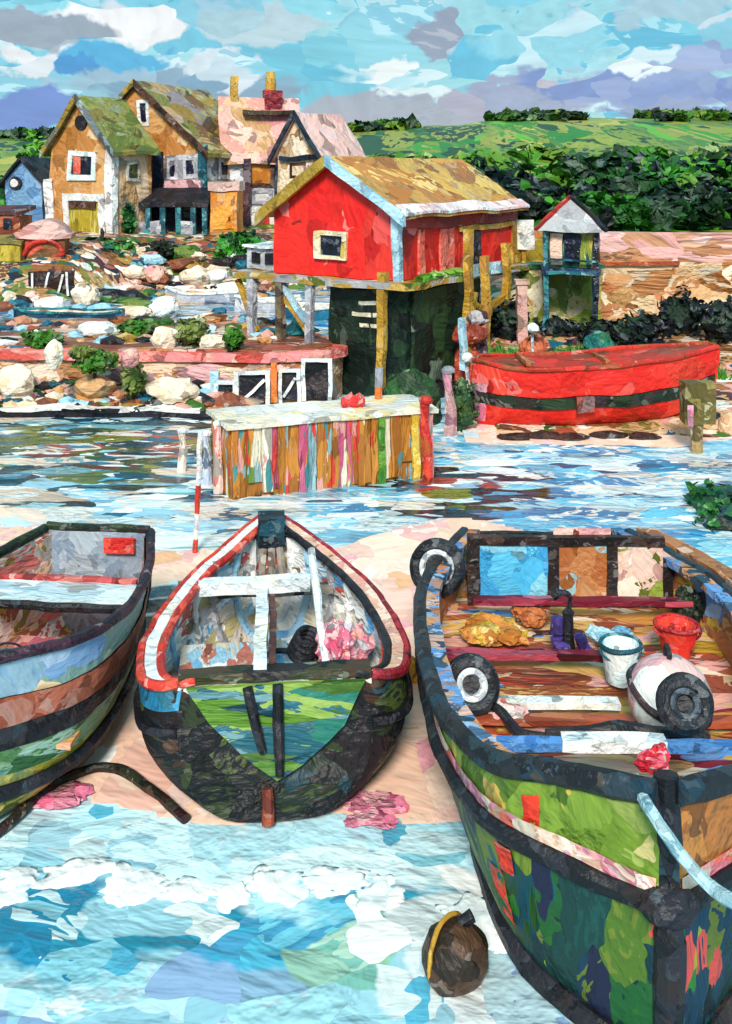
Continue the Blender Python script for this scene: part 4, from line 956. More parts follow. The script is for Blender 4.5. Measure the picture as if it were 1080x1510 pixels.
bm = nb(); beam(bm, (0, .12, -.2), (0, .12, z(330)), .12); T.part('post', bm, OCHRE)
T = Thing('mooring_post', 'dusty pink post standing in front of the lookout hut stilts', 'post', (X(770, 28.6), 28.6, .9), 0, D=28)
bm = nb(); beam(bm, (0, 0, -.3), (0, 0, 1.9), .3); T.part('shaft', bm, paint('pink_post', 'c49088 d4a098 b07c74 d8b0a0', 2))
bm = nb(); box(bm, -.2, .2, -.2, .2, 1.9, 2.0); T.part('cap', bm, MATS['pink_post'])

# ---- dark shrubs along the foot of the wall
SHRUB = paint('shrub_dark', '10141c 16202a 121a18 1c2c20 14182a 24382a 0f1a2a 1f2f1c', 2.2, bump=.3)
lbl = ['dark shrub under the pink dusty post, left of the white float', 'near black shrub beneath the lookout hut stilts', 'dark shrub between the lookout hut and the cream stone wall', 'low dark shrub in front of the cream part of the stone wall', 'tall dark shrub against the stone wall with grey slates over it', 'dark shrub at the right edge below the stone wall', 'small dark shrub right behind the middle of the red beached boat', 'dark shrub wedged under the ochre stilts of the boathouse']
for k, (px, py, rx, ry) in enumerate(((755, 478, 30, 44), (820, 490, 45, 26), (885, 492, 36, 24), (945, 485, 40, 26), (1005, 465, 42, 38), (1070, 475, 46, 38), (925, 497, 34, 18), (712, 470, 24, 28))):
    D = 29.2+.5*math.sin(k*2.1)-(.8 if k == 6 else 0)
    r = rx*D/F; rz_ = ry*D/F; c = (0, 0, Z(py, D))
    g = ground_h(X(px, D), D)
    T = Thing('shrub', lbl[k], 'shrub', (X(px, D), D, g), 0, 'dark shrubs at the foot of the wall', D=D, wob=0)
    bm = nb(); leaves(bm, (0, 0, Z(py, D)-g), (r, min(r, .5), rz_), 260, .13, k+3, shell=.3); blob(bm, (0, 0, Z(py, D)-g), r*.75, .35, rz_*.75, 2, .3, 1.6, k)
    T.part('foliage', bm, SHRUB, ref=0)
    bm = nb(); tube(bm, [(0, 0, -.1), (0, 0, max(.2, Z(py, D)-g))], .05, 6); T.part('stem', bm, paint('shrub_stem', '3a2c24 2c221c', 4))
for k, (px, py, r, m, lb) in enumerate(((695, 492, 24, 'c8503a b4442f d86a4a 8a3a2c', 'rust red boulder above the left end of the red beached boat'), (790, 512, 22, 'c4603f d0704a a84c34', 'orange boulder behind the red beached boat next to the grass strip'), (704, 468, 16, '2c1a28 4a3038 b8b0b4', 'plum dark boulder with a pale rim under the boathouse braces'), (885, 508, 22, '2a7a6a 1f6a6a 3a8a5a', 'teal green boulder in the grass strip behind the red beached boat'), (1075, 640, 24, 'e0b894 d0a078 f0d0b4', 'sandy boulder at the right edge beyond the olive post'))):
    D = 27.5 if py < 515 else 23.2
    x = X(px, D); g = max(min(ground_h(x, D), Z(py+r*.5, D)), -.1); rr = r*D/F
    bm = nb(); blob(bm, (0, 0, Z(py, D)-g), rr, rr*.8, (max(rr*1.2, Z(py, D)-g+.1) if k in (4, 5) else rr*.8), 3, .3, 1.5, k+20)
    if k not in (4, 5): blob(bm, (0, .25, -.05), rr*1.1, rr*.8, max(.25, Z(py, D)-g), 3, .3, 1.5, k+40)
    solo('boulder', lb, 'boulder', bm, paint('boulder_r%d' % k, m, 2.2, bump=.5), (x, D, g), D=D, group='boulders on the right shore')
D = 23.0; T = Thing('mooring_post', 'short dusty pink post at the left of the red beached boat', 'post', (X(662, D), D, -.3), 0, D=D)
bm = nb(); tube(bm, [(0, 0, 0), (.03, 0, .9), (-.02, 0, 1.75)], [.15, .14, .12], 8); T.part('shaft', bm, paint('post_dusty', 'c8a0a0 b88a8a d8b4a8 d890a4', 2.4))
bm = nb(); lathe(bm, [(.15, 1.74), (.16, 1.8), (.1, 1.86)], seg=12); T.part('cap', bm, GREY)
D = 23.3; T = Thing('shrub', 'mossy green shrub touching the pink bow of the red beached boat', 'shrub', (X(684, D), D, -.1), 0, D=D, wob=0)
bm = nb(); leaves(bm, (0, 0, .75), (.3, .3, .7), 220, .1, 77, shell=.3); blob(bm, (0, 0, .7), .24, .24, .6, 2, .3, 1.6, 3); T.part('foliage', bm, paint('mossy', '3a5a34 2c4a2c 4a6a3a 5a7a3a', 2.4), ref=0)
for px, py, lb in ((787, 484, 'white round net float by the dark shrubs'), (691, 527, 'white round net float at the left tip of the red beached boat')):
    D = 27.0 if py < 500 else 24.6; r = 9*D/F
    T = Thing('net_float', lb, 'float', (X(px, D), D, Z(py, D)-r), 0, 'white net floats', D=D)
    bm = nb(); blob(bm, (0, 0, r), r, r, r*.9, 3, .15, 1.4, px); T.part('ball', bm, WHITE)
    bm = nb(); beam(bm, (0, .12, -1.2), (0, .12, r), .08); T.part('stake', bm, GREY)
# grass strip behind the red boat
def grass_strip():
    bm = nb(); rng = random.Random(5)
    for i in range(2600):
        x = rng.uniform(3.2, 9.4); y = rng.uniform(26.3, 28.2)
        z = ground_h(x, y)-.03; h = rng.uniform(.1, .34); a = rng.uniform(0, 6.28); w = .05
        dx, dy = math.cos(a)*w, math.sin(a)*w; tx, ty = rng.uniform(-.12, .12), rng.uniform(-.12, .12)
        bm.faces.new([bm.verts.new(q) for q in ((x-dx, y-dy, z), (x+dx, y+dy, z), (x+tx, y+ty, z+h))])
    o = solo('grass', 'strip of bright green grass behind the red beached boat', 'grass', bm, paint('grass_strip', '3f8a1e 5aa024 2f6e1c 4a8a3a 1f5a3a 78a83a', 1.2), (0, 0, 0), D=27, wob=0, ref=0, kind='stuff')
grass_strip()

# ---- red boat on the shore
def red_boat():
    D = 24.0
    T = Thing('wooden_boat', 'long bright red wooden boat with a dark green band beached on the right shore', 'boat', (X(688, D), D-.15, .05), R(-90+4), D=D)
    Lb = 5.75
    b = Boat([(0, .06, 1.5, .0), (.35, .42, 1.5, 0), (1.0, .78, 1.42, 0), (2.2, .98, 1.42, .02), (3.6, .98, 1.52, .06), (4.8, .72, 1.64, .16), (Lb, .3, 1.78, .42)], p=.38, q=1.15, rake0=.12, rake1=.12)
    zb = lambda f: (lambda i: b.u_at(i, b.st[i][3]+(b.st[i][2]-b.st[i][3])*f))
    rr = paint('boat_red', 'e6281e ea3024 e02218 f0402e e42a20', 1.2, bump=.35, mixw=.5)
    bm = nb(); b.band(bm, 0, zb(.36), nu=8); T.part('hull', bm, rr, ref=.35)
    bm = nb(); b.band(bm, zb(.36), zb(.54), nu=4, off=.03, i0=2); T.part('green_band', bm, paint('band_green', '1f3324 2a3f28 182a20 34302c 3a2a30 24382a', 2, bump=.4), ref=.35)
    bm = nb(); b.band(bm, zb(.36), zb(.54), nu=4, i1=3); b.band(bm, zb(.54), 1, nu=6); T.part('topside', bm, rr, ref=.35)
    bm = nb(); b.band(bm, .3, .97, off=-.05, nu=6); T.part('inner_planking', bm, paint('red_lining', '7a4a34 8a5a3a a86848 5f3a2c b87a54', 2, bump=.4), ref=.35)
    bm = nb()
    for i in range(1, len(b.st)-1): pass
    rows = [[bm.verts.new(b.pt(i, .985, sd, -.06)) for sd in (-1, 1)] for i in range(len(b.st))]
    for A, B in zip(rows, rows[1:]): bm.faces.new((A[0], A[1], B[1], B[0]))
    T.part('deck', bm, paint('red_deck', 'c8301f d8362a b83a28 c43420 9a4a34', 1.4, bump=.4), ref=.35)
    for sd in (-1, 1):
        bm = nb(); b.rail(bm, 1, .06, sd, .0); T.part('gunwale', bm, paint('red_gunwale', 'c82a20 d8362a b4341f a8502f', 2, bump=.4))
    bm = nb(); b.transom(bm, len(b.st)-1, .05); T.part('transom', bm, rr, ref=.35)
    bm = nb(); b.band(bm, .25, .74, nu=6, off=.02, i1=6); T.part('bow_patch', bm, paint('bow_pink', 'e484a4 ec98b4 d8708f e8a8b8', 2.4, bump=.4), label='pink bow', ref=.3)
    bm = nb(); box(bm, -.06, .06, .5, 5.0, -.2, .02); T.part('keel', bm, paint('keel_brown', '3a2420 4a2e26 2c1c1e', 2))
    bm = nb(); box(bm, .97, 1.03, 2.35, 2.75, .45, .78); T.part('hull_plate', bm, paint('plate_grey', '6a4a4a 7a5a5a 8a6a6a 9a4a42', 3), label='grey patch')
    for yy in (1.3, 3.2, 4.3):
        bm = nb(); beam(bm, (-.6, yy, 1.5), (.6, yy, 1.5), .1); T.part('thwart', bm, paint('red_thwart', 'b8683c a4552f c8804a', 2))
red_boat()
bm = nb(); D = 22.6
for k, (px, w) in enumerate(((760, 26), (800, 30), (840, 26), (900, 30), (950, 24))): blob(bm, (X(px, D)-X(760, D), (k % 2)*.12, .03), w*D/F, .16, .1, 2, .4, 1.7, k)  # under-hull shadow shaped as a row of dark brown lumps
solo('hull_shadow', 'dark brown flat lumps standing in for the shadow below the red beached boat', 'hull_shadow', bm, paint('hull_shade', '3a2622 4a302a 2c1e1e 5a3c30', 2.4, bump=.5), (X(760, D), D, .02), D=D)
def beach_strip():
    bm = nb(); rows = []
    for j in range(14):
        y = 20.7+j*.32
        row = []
        for i in range(41):
            x = 2.2+i*.3; e = noise.noise(Vector((x*.7, 4, 0)))*.5
            row.append(bm.verts.new((x, y, ground_h(x, y)*.0+(-.09+.055*(y-20.7-e+.35*max(0, 3.4-x)*-1-.25*max(0, x-7)))+.01)))
        rows.append(row)
    for A, B in zip(rows, rows[1:]):
        for i in range(40): bm.faces.new((A[i], A[i+1], B[i+1], B[i]))
    o = mkobj('beach', bm, SAND, Matrix.Identity(4), 1, 0, 0, True); o['kind'] = 'structure'
beach_strip()
D = 21.6
T = Thing('mooring_post', 'olive brown block headed post with a pink stripe standing in water at the right', 'post', (X(1028, D), D, -.4), 0, D=D)
z = lambda py: Z(py, D)+.4
bm = nb(); box(bm, -.3, .33, -.2, .2, z(622), z(562)); hd = T.part('head', bm, paint('olive_head', '7a6a34 6a5c2c 8a7a40 5f5228', 2, bump=.4))
bm = nb(); box(bm, -.24, -.12, -.24, -.205, z(624), z(592)); T.part('stripe', bm, MATS['bow_pink'], parent=hd)
bm = nb(); tube(bm, [(0, 0, -.3), (0, 0, z(622))], .14, 8); T.part('stem', bm, paint('post_tan', 'a88a5a b89a6a 947848', 2))
# weedy rock at the right edge
T = Thing('weedy_rock', 'dark green weed covered rock in the water at the right edge', 'rock', (X(1058, 17.9), 17.9, 0), 0, D=17.6, wob=.5)
bm = nb(); blob(bm, (.2, -.6, -.05), .75, .55, .3, 3, .5, 1.8, 3); blob(bm, (.22, .2, -.05), .7, .9, .26, 3, .5, 1.8, 7); T.part('stone', bm, paint('weed_stone', '1c4a4a 24583a 163a44 2c6a3a 1a3a2c', 2, bump=.5))
bm = nb(); leaves(bm, (.2, -.6, .05), (.85, .6, .3), 160, .12, 11); leaves(bm, (.22, .3, .05), (.7, .9, .28), 160, .12, 12); T.part('weed', bm, paint('weed_green', '2a6a2c 1f5a34 3a7a30 1a4a44 4a8a3a', 2.5), ref=0)

# ---- pink coped pier on the left
def pier():
    T = Thing('pier', 'long pink coped stone pier with a rounded end and dark openings, left of the boathouse', 'pier', (-6.0, 26.2, 0), 0, D=27)
    f = [(-12, 0), (-4, 0), (2.2, -.4), (4.6, -.2), (5.3, .25), (5.5, 1.0), (5.0, 2.4), (3.6, 4.0), (2.2, 5.6), (-12, 5.6)]
    P = [Vector((x, y, 0)) for x, y in f]
    sm = [P[0], P[1]]+spline(P[1:9], 26)[1:]+[P[9]]
    def ins(pts, d):
        c = Vector((-3, 3, 0)); return [p+(c-p).normalized()*d for p in pts]
    lo = ins(sm, .15)
    bm = nb(); extr(bm, [(p.x, p.y, -.8) for p in lo], (0, 0, 1.9))
    T.part('masonry', bm, paint('pier_stone', 'b87a48 f0d0b4 c48a5a ecc4a8 8a4a30 e0a878 a85a38 f4dcc8 d8a090 9a6a3a e8b0b4', 1.4, stretch=(.7, 1, 1.5), bump=.5, mixw=.6), ref=.4)
    bm = nb(); extr(bm, [(p.x, p.y, 1.1) for p in sm], (0, 0, .22)); T.part('coping', bm, paint('coping_pink', 'e87a70 f0948a e06458 f2a89c d85a50 ec8a8a', 1.6, bump=.4), ref=.4)
    inn = ins(sm, .42)
    bm = nb(); extr(bm, [(p.x, p.y, 1.2) for p in inn], (0, 0, .16)); T.part('deck', bm, paint('pier_deck', '8a4a30 a05a38 b8744a c89068 7a4230 e8b8a4 2a6a80 f0d4c0 b45a48', 1.2, stretch=(.7, 1.2, 1), bump=.5, mixw=.6), ref=.4)
    # dark openings with white posts on the right part of the front
    for a, c, pa, pb, top in ((322, 346, 562, 598, 0), (352, 392, 548, 598, 1), (415, 440, 545, 590, 1), (450, 486, 530, 588, 0)):
        D = 25.4 if a < 400 else 25.72
        bm = nb(); x0, x1 = X(a, D)+6, X(c, D)+6; z0, z1 = Z(pb, D), Z(pa, D); yy = D-26.2
        n = 8; pts = [(x0, yy, z0), (x1, yy, z0)]+[((x0+x1)/2+(x1-x0)/2*math.cos(math.pi*t/n), yy, z1-.18+(.18 if top else .1)*math.sin(math.pi*t/n)) for t in range(n+1)]
        extr(bm, pts, (0, .3, 0)); op = T.part('opening', bm, BLKF, ref=.2)
        bm = nb(); beam(bm, (x0-.03, yy-.06, z0-.05), (x0-.03, yy-.06, z1-.05), .1); beam(bm, (x1+.03, yy-.06, z0-.05), (x1+.03, yy-.06, z1-.05), .1)
        beam(bm, (x0-.08, yy-.06, z1-.02), (x1+.08, yy-.06, z1-.02), .09)
        if a in (352, 415): beam(bm, (x0+.05, yy-.05, z0+.1), (x1-.05, yy-.05, z1-.2), .07)
        T.part('surround', bm, WHITE, parent=op, ref=.2)
    D = 25.5
    bm = nb(); beam(bm, (X(403, D)+6, D-26.2, Z(592, D)), (X(403, D)+6, D-26.2, Z(536, D)), .16); T.part('pilaster', bm, paint('pil_orange', 'e87a34 f08a44 d86a2a', 3), label='orange pilaster')
    bm = nb(); beam(bm, (X(318, D)+6, D-26.2-.1, Z(590, D)), (X(318, D)+6, D-26.2-.1, Z(548, D)), .22); T.part('pilaster', bm, LBLUE, label='light blue pilaster')
    bm = nb()
    for k in range(9): blob(bm, (-5+k*.95, -.75, .0), .9, .55, .42, 3, .4, 1.5, k)
    T.part('rubble_foot', bm, paint('rubble', '8a4a34 a05a3c 6a3a2c b8744f c49a78 5a3428 e8d0bc', 1.6, bump=.5), ref=0)
    return T
pier()
# low white ledge at waterline
T = Thing('kerb_ledge', 'low black and white painted ledge along the foot of the pink pier', 'ledge', (-9, 24.6, 0), 0, D=24.6)
bm = nb(); box(bm, -1.6, 5.2, 0, .3, -.4, .12); T.part('black_base', bm, BLKF, ref=.3, wob=1.6)
bm = nb(); box(bm, -1.6, 5.0, -.03, .33, .125, .22); T.part('white_top', bm, paint('ledge_white', 'f4f2ee e8e4e0 1c1c24 f0ece4 fafafa 2a2428 dcd8d8', 1.2, stretch=(.8, 1, 1)), ref=.3, wob=1.6)

# ---- boulders and shrubs on the pier and in the inner harbour
CB = paint('boulder_cream', 'f0d8bc f4e2cc e8c8a4 f6ecdc ecd0b0', 1.6, bump=.5)
WB = paint('boulder_white', 'f4f0e8 eef0f0 e4e8ec f6ecdc d8e4ea', 1.4, bump=.5)
PB = paint('boulder_pinkish', 'd8a48a e8b8a8 c88a6a e4a0a0 c07a54', 1.6, bump=.5)
TB = paint('boulder_tan', 'd8a068 e0b080 c88a50 e8c49a', 1.6, bump=.5)
BB = paint('boulder_blue', '8fc4e0 a4d4e8 74b0d4 b8e0ee', 1.4, bump=.5)
rocks = [  # px, py, rx, ry, surface, material, label
    (127, 432, 22, 18, 'w', CB, 'tall cream boulder in the inner harbour water, topmost of a left-hand cluster of three'),
    (75, 450, 26, 14, 'w', WB, 'wide white boulder in the inner harbour, left of the tall cream one'),
    (150, 456, 26, 13, 'w', BB, 'light blue boulder in the inner harbour, just below the tall cream one'),
    (242, 452, 26, 17, 'w', WB, 'big rounded white boulder alone in mid inner harbour'),
    (340, 428, 24, 11, 'w', WB, 'flat white boulder in the inner harbour nearest the boathouse stilts'),
    (310, 470, 30, 11, 'w', CB, 'flat cream boulder just behind the far edge of the pink pier'),
    (205, 462, 24, 9, 'w', CB, 'low cream boulder between the light blue and the big white boulders'),
    (145, 484, 38, 12, 'p', WB, 'very wide white boulder on the pier deck'),
    (245, 496, 22, 17, 'p', CB, 'cream boulder on the pier deck left of the big olive shrub'),
    (315, 502, 25, 11, 'p', CB, 'flat cream boulder on the pier deck right of the big olive shrub'),
    (80, 518, 16, 20, 'p', CB, 'upright cream boulder at the left front of the pier coping'),
    (192, 524, 15, 14, 'p', PB, 'small pinkish boulder on the middle of the pier coping'),
    (25, 556, 32, 22, 'f', CB, 'large cream boulder at the pier foot by the left edge'),
    (140, 566, 36, 16, 'f', TB, 'wide tan boulder at the pier foot under the round green shrub'),
    (255, 572, 44, 20, 'f', CB, 'widest cream boulder at the pier foot, in the middle'),
    (245, 590, 30, 10, 'f', WB, 'flat white boulder at the water edge below the widest cream one'),
    (200, 390, 20, 12, 'b', CB, 'cream boulder on the far bank below the veranda, furthest left of the bank boulders'),
    (230, 404, 22, 14, 'b', PB, 'brownish pink boulder on the far bank'),
    (290, 400, 28, 14, 'b', CB, 'biggest cream boulder on the far bank'),
    (322, 400, 18, 12, 'b', WB, 'small white boulder on the far bank beside the biggest cream one'),
    (275, 372, 15, 12, 'b', CB, 'small cream boulder high on the far bank under the orange shed'),
    (165, 408, 26, 12, 'b', TB, 'tan boulder on the far bank by the hedge'),
]
for k, (px, py, rx, ry, sf, m, lb) in enumerate(rocks):
    zb = {'w': 0, 'p': 1.36, 'f': .15, 'b': 1.2}[sf]
    D = GD(py+ry, zb) if sf != 'f' else 25.2
    if sf == 'b': D = min(max(GD(py+ry, 1.2), 51.5), 54); zb = ground_h(X(px, D), D); zb = min(zb, Z(py+ry, D))
    if sf == 'f': zb = Z(py+ry, D)
    r = rx*D/F*.88; h = 2*ry*D/F*.88
    bm = nb(); blob(bm, (0, 0, h*.42), r, min(r*.7, 1.0), h*.58, 3, .3, 1.5, k+50)
    if sf == 'f' and zb > .25: blob(bm, (0, .2, -zb*.5), r*1.1, .4, zb*.7+.1, 2, .3, 1.5, k)
    solo('boulder', lb, 'boulder', bm, m, (X(px, D), D, zb), D=D, group='boulders around the pier')
def rubble(name, label, n, seed, place, sz, cols):
    rng = random.Random(seed); bms = nb(); groups = []
    for k in range(n):
        x, y, z = place(rng); r = rng.uniform(*sz)
        f0 = len(bms.faces)
        blob(bms, (x, y, z+r*.15), r*rng.uniform(.8, 1.7), r*rng.uniform(.6, 1), r*rng.uniform(.4, .8), 1 if r < .3 else 2, .5, 1.5, k+seed)
        bms.faces.ensure_lookup_table()
        mi = rng.randrange(len(cols))
        for f in bms.faces[f0:]: f.material_index = mi
    solo(name, label, 'rubble', bms, cols, (0, 0, 0), D=30, wob=.3, ref=0, kind='stuff')
PKB = paint('rub_pink', 'e8b0a4 f0c4b8 dc9a90', 1.6); TLB = paint('rub_teal', '1f5f78 2a7a94 174a60', 1.4); BKB = paint('rub_black', '181a22 24242c 2a2024', 1.4)
GNB = paint('rub_green', '3f6a2a 2f5a24 6a8034', 1.4); BRB = paint('rub_brown', '8a4a30 a0603c 70402c', 1.4); YLB = paint('rub_ochre', 'b8903c c8a04a a07a34', 1.4)
RB_ = [CB, TB, PB, PKB, TLB, BKB, GNB, BRB, WB, BKB, YLB, BB, TLB, BRB, GNB]
rubble('rubble', 'jumble of small coloured stones in and around the inner harbour shallows', 170, 5, lambda r: (lambda y: (X(r.uniform(-10, 400), y), y, max(0, ground_h(X(200, y), y))))(r.choice((r.uniform(42, 54), r.uniform(48, 54.5)))), (.25, .62), RB_)
rubble('rubble', 'loose small stones strewn over the deck of the pink coped pier', 110, 8, lambda r: (lambda y: (X(r.uniform(-10, 420), y), y, 1.37))(r.uniform(26.8, 31.3)), (.1, .3), RB_)
rubble('rubble', 'small stones piled along the water at the foot of the pink coped pier', 120, 11, lambda r: (lambda y: (X(r.uniform(-10, 320), y), y, .15+.5*(y-24.9)))(r.uniform(24.9, 25.7)), (.1, .28), RB_)
G1 = paint('shrub_green', '2f5a1e 3f7a22 4f8a28 24481c 6a8a34 1f3a1c 7a9440', 2.0, bump=.3)
G2 = paint('shrub_olive', '5a6a2a 6f7f38 4a5a24 8a9450 3a4a22 7a8a48', 2.0, bump=.3)
shr = [(280, 490, 30, 20, 'p', G2, 'big olive shrub in the middle of the pier deck'), (345, 500, 13, 17, 'p', G1, 'small bright green shrub on the pier deck left of the teal tarpaulin'),
       (205, 484, 26, 14, 'p', G1, 'green shrub on the pier deck beside the very wide white boulder'), (65, 500, 28, 11, 'p', G1, 'low green shrub at the far left of the pier deck'),
       (140, 533, 32, 16, 'f', G1, 'round green shrub hanging over the pier front above the tan boulder'), (197, 556, 18, 28, 'f', G2, 'tall olive shrub at the pier foot left of the widest cream boulder'),
       (362, 418, 20, 8, 'w', G1, 'low green shrub on a rock by the kiosk stilts'), (125, 520, 18, 9, 'p', G2, 'small olive shrub on the pier coping right of the upright cream boulder')]
for k, (px, py, rx, ry, sf, m, lb) in enumerate(shr):
    zb = {'w': 0, 'p': 1.36, 'f': .3}[sf]; D = GD(py+ry, zb) if sf != 'f' else 25.05
    if sf == 'f': zb = Z(py+ry, D)
    r = rx*D/F; h = ry*D/F
    T = Thing('shrub', lb, 'shrub', (X(px, D), D, zb), 0, 'green shrubs on the pier', D=D, wob=0)
    bm = nb(); leaves(bm, (0, 0, h), (r, min(r, .6), h), 240, .004*D, k+60, shell=.3); blob(bm, (0, 0, h), r*.7, min(r, .6)*.7, h*.75, 2, .3, 1.5, k)
    T.part('foliage', bm, m, ref=0)
    bm = nb(); tube(bm, [(0, 0, -.15), (0, 0, h)], .05, 6); T.part('stem', bm, MATS['shrub_stem'])
D = 29
T = Thing('tarpaulin', 'teal tarpaulin tented to a point on the rounded end of the pier', 'tarpaulin', (X(440, D), D, 1.36), 0, D=D)
bm = nb(); n = 18; rng = random.Random(3); base = []; mid = []
for k in range(n):
    a = 2*math.pi*k/n; w = 1+.18*math.sin(a*3)
    base.append(bm.verts.new((math.cos(a)*.62*w, math.sin(a)*.5*w, .02))); mid.append(bm.verts.new((math.cos(a)*.22*w, math.sin(a)*.2*w, .25)))
top = bm.verts.new((.02, 0, .68))
for k in range(n):
    bm.faces.new((base[k], base[(k+1) % n], mid[(k+1) % n], mid[k])); bm.faces.new((mid[k], mid[(k+1) % n], top))
bm.faces.new(base[::-1]); T.part('cover', bm, TEALW, ref=.2)
bm = nb(); tube(bm, [(0.02, 0, .5), (.02, 0, .78)], .03, 6); T.part('peg', bm, BLKF)
# pale and teal skiffs in the inner harbour behind the pier end
for k, (px, py, l, cs, lb) in enumerate(((455, 462, 2.3, '1f6a8a 2a7a9a 185a78 e8eef0', 'teal skiff moored in the inner harbour behind the pier end'), (395, 452, 2.8, 'c8ccd8 b4b8c8 dcdfe6 98a8c0', 'pale grey skiff moored in the inner harbour beside the boathouse stilts'), (300, 438, 3.4, 'b4b8cc c8cad6 9aa4bc e0e2ea', 'lilac grey skiff moored in the middle of the inner harbour'), (100, 472, 4.2, '123a52 1a4a66 0f2c40 2a6a8a', 'dark teal skiff moored at the left of the inner harbour'))):
    D = GD(py+8, 0); 
    T = Thing('skiff', lb, 'boat', (X(px, D)-l/2, D, -.1), R(-90+(4 if k % 2 else -5)), 'skiffs in the inner harbour', D=D)
    b = Boat([(0, .05, .75, .1), (l*.25, .5, .62, 0), (l*.6, .6, .58, 0), (l, .42, .64, .05)], p=.5, n=16)
    m = paint('skiff_%d' % k, cs, 1.4, bump=.4)
    bm = nb(); b.band(bm, 0, 1, nu=8); b.transom(bm, 15, .05); T.part('hull', bm, m, ref=.4)
    bm = nb(); b.band(bm, 0, .96, nu=6, off=-.05); T.part('inner_planking', bm, paint('skiff_in', 'd8c8b0 e8dcc8 a8b8c8 c09a70', 1.5), ref=.4)
    for sd in (-1, 1):
        bm = nb(); b.rail(bm, 1, .06, sd); T.part('gunwale', bm, WHITE if k != 3 else TEAL)
    bm = nb(); box(bm, -.5, .5, l*.5, l*.5+.25, .42, .47); T.part('thwart', bm, WHITE)

#@@PART3
# ================================================================== HOUSES AND HILL
def frame_win(T, face, a, c, pa, pb, fm, pm, fw=.18, name='window', d=.12, label=None, parent=None, sill=None):
    """window / door by its pixel box on the gable ('g') or side ('s') plane"""
    if face == 'g':
        x0, x1 = T.gx(a), T.gx(c); m = (a+c)/2; z0, z1 = T.gz(m, pb), T.gz(m, pa)
        bx = lambda bm, u0, u1, d0, d1, z0, z1: box(bm, u0, u1, -d1, -d0, z0, z1)
    else:
        x0, x1 = T.sy(a), T.sy(c); m = (a+c)/2; z0, z1 = T.sz(m, pb), T.sz(m, pa)
        bx = lambda bm, u0, u1, d0, d1, z0, z1: box(bm, d0, d1, u0, u1, z0, z1)
    bm = nb(); bx(bm, x0, x0+fw, .01, d, z0, z1); bx(bm, x1-fw, x1, .01, d, z0, z1); bx(bm, x0+fw, x1-fw, .01, d, z1-fw, z1)
    if name != 'door': bx(bm, x0+fw, x1-fw, .01, d, z0, z0+fw)
    o = T.part(name, bm, fm, label=label, ref=.4)
    bm = nb(); bx(bm, x0+fw, x1-fw, .012, d*.5, z0+(fw if name != 'door' else 0), z1-fw)
    T.part('pane' if name != 'door' else 'leaf', bm, pm, parent=o, ref=.4)
    return o
def house(name, label, px_c, D, th, W, L, pyb, ze, zp, wall, side, roof, cat='house', edge=None, ov=.3, group=None):
    zb = Z(pyb, D)
    T = Thing(name, label, cat, (X(px_c, D), D, zb), -th, group, D=D, wob=1.0)
    ze -= zb; zp -= zb
    bm = nb(); extr(bm, [(-W, 0, -.8), (0, 0, -.8), (0, 0, ze), (-W/2, 0, zp-.05), (-W, 0, ze)], (0, .25, 0)); T.part('gable_wall', bm, wall)
    bm = nb(); extr(bm, [(-W, L-.25, -.8), (0, L-.25, -.8), (0, L-.25, ze), (-W/2, L-.25, zp-.05), (-W, L-.25, ze)], (0, .25, 0)); T.part('gable_wall', bm, wall)
    for x in (-.25, -W):
        bm = nb(); box(bm, x, x+.25, .255, L-.255, -.8, ze-.05); T.part('side_wall', bm, side)
    sl = (zp-ze)/(W/2); e = ov+.1
    bm = nb(); extr(bm, [(-W/2, -ov, zp), (e, -ov, ze-sl*e), (e, L+ov, ze-sl*e), (-W/2, L+ov, zp)], (0, 0, .22)); r = T.part('roof', bm, roof)
    bm = nb(); extr(bm, [(-W/2-.01, -ov, zp), (-W-e, -ov, ze-sl*e), (-W-e, L+ov, ze-sl*e), (-W/2-.01, L+ov, zp)], (0, 0, .22)); T.part('roof', bm, roof)
    if edge:
        for s_ in (1, -1):
            xe = e if s_ > 0 else -W-e
            bm = nb(); extr(bm, [(-W/2-(0 if s_ > 0 else .012), -ov-.16, zp+.28), (xe, -ov-.16, ze-sl*e+.28), (xe, -ov-.16, ze-sl*e-.12), (-W/2-(0 if s_ > 0 else .012), -ov-.16, zp-.16)], (0, .15, 0)); T.part('bargeboard', bm, edge[0 if s_ > 0 else 1], parent=r)
    return T, r, ze, zp

OCW = paint('wall_ochre', 'c8884a d4965a c07e40 dca468 cc8a4c b87638 d89c5c', .7, bump=.4, mixw=.5)
OCW2 = paint('wall_ochre_pale', 'dca878 d0986a e4b48a c89060 e8c4a4', .7, bump=.4)
MOSSR = paint('roof_moss', '7a8238 6a7430 8a8a44 5f6a34 9a944c 74803c 8a7a3a', .95, stretch=(1, .6, 1), bump=.4, mixw=.6)
EDG = paint('edge_grey', '7a8488 6a7074 8a9498 54585c', .8); EDO = paint('edge_ochre', '9a8034 8a702c 6a6a5c a88a3a', .8)
WH = paint('quoin_white', 'f4f2f0 fafafa e8e4e4 f0e0e0', .8, bump=.5)
NAVY = paint('navy_wood', '16283c 1c3450 122030 24405a 1a1a2c', .9)
GRW = paint('grey_wall_far', 'a4a2ac b4b2bc 92909c c4c2ca 7a7884 d0c8c8', .9, bump=.4)
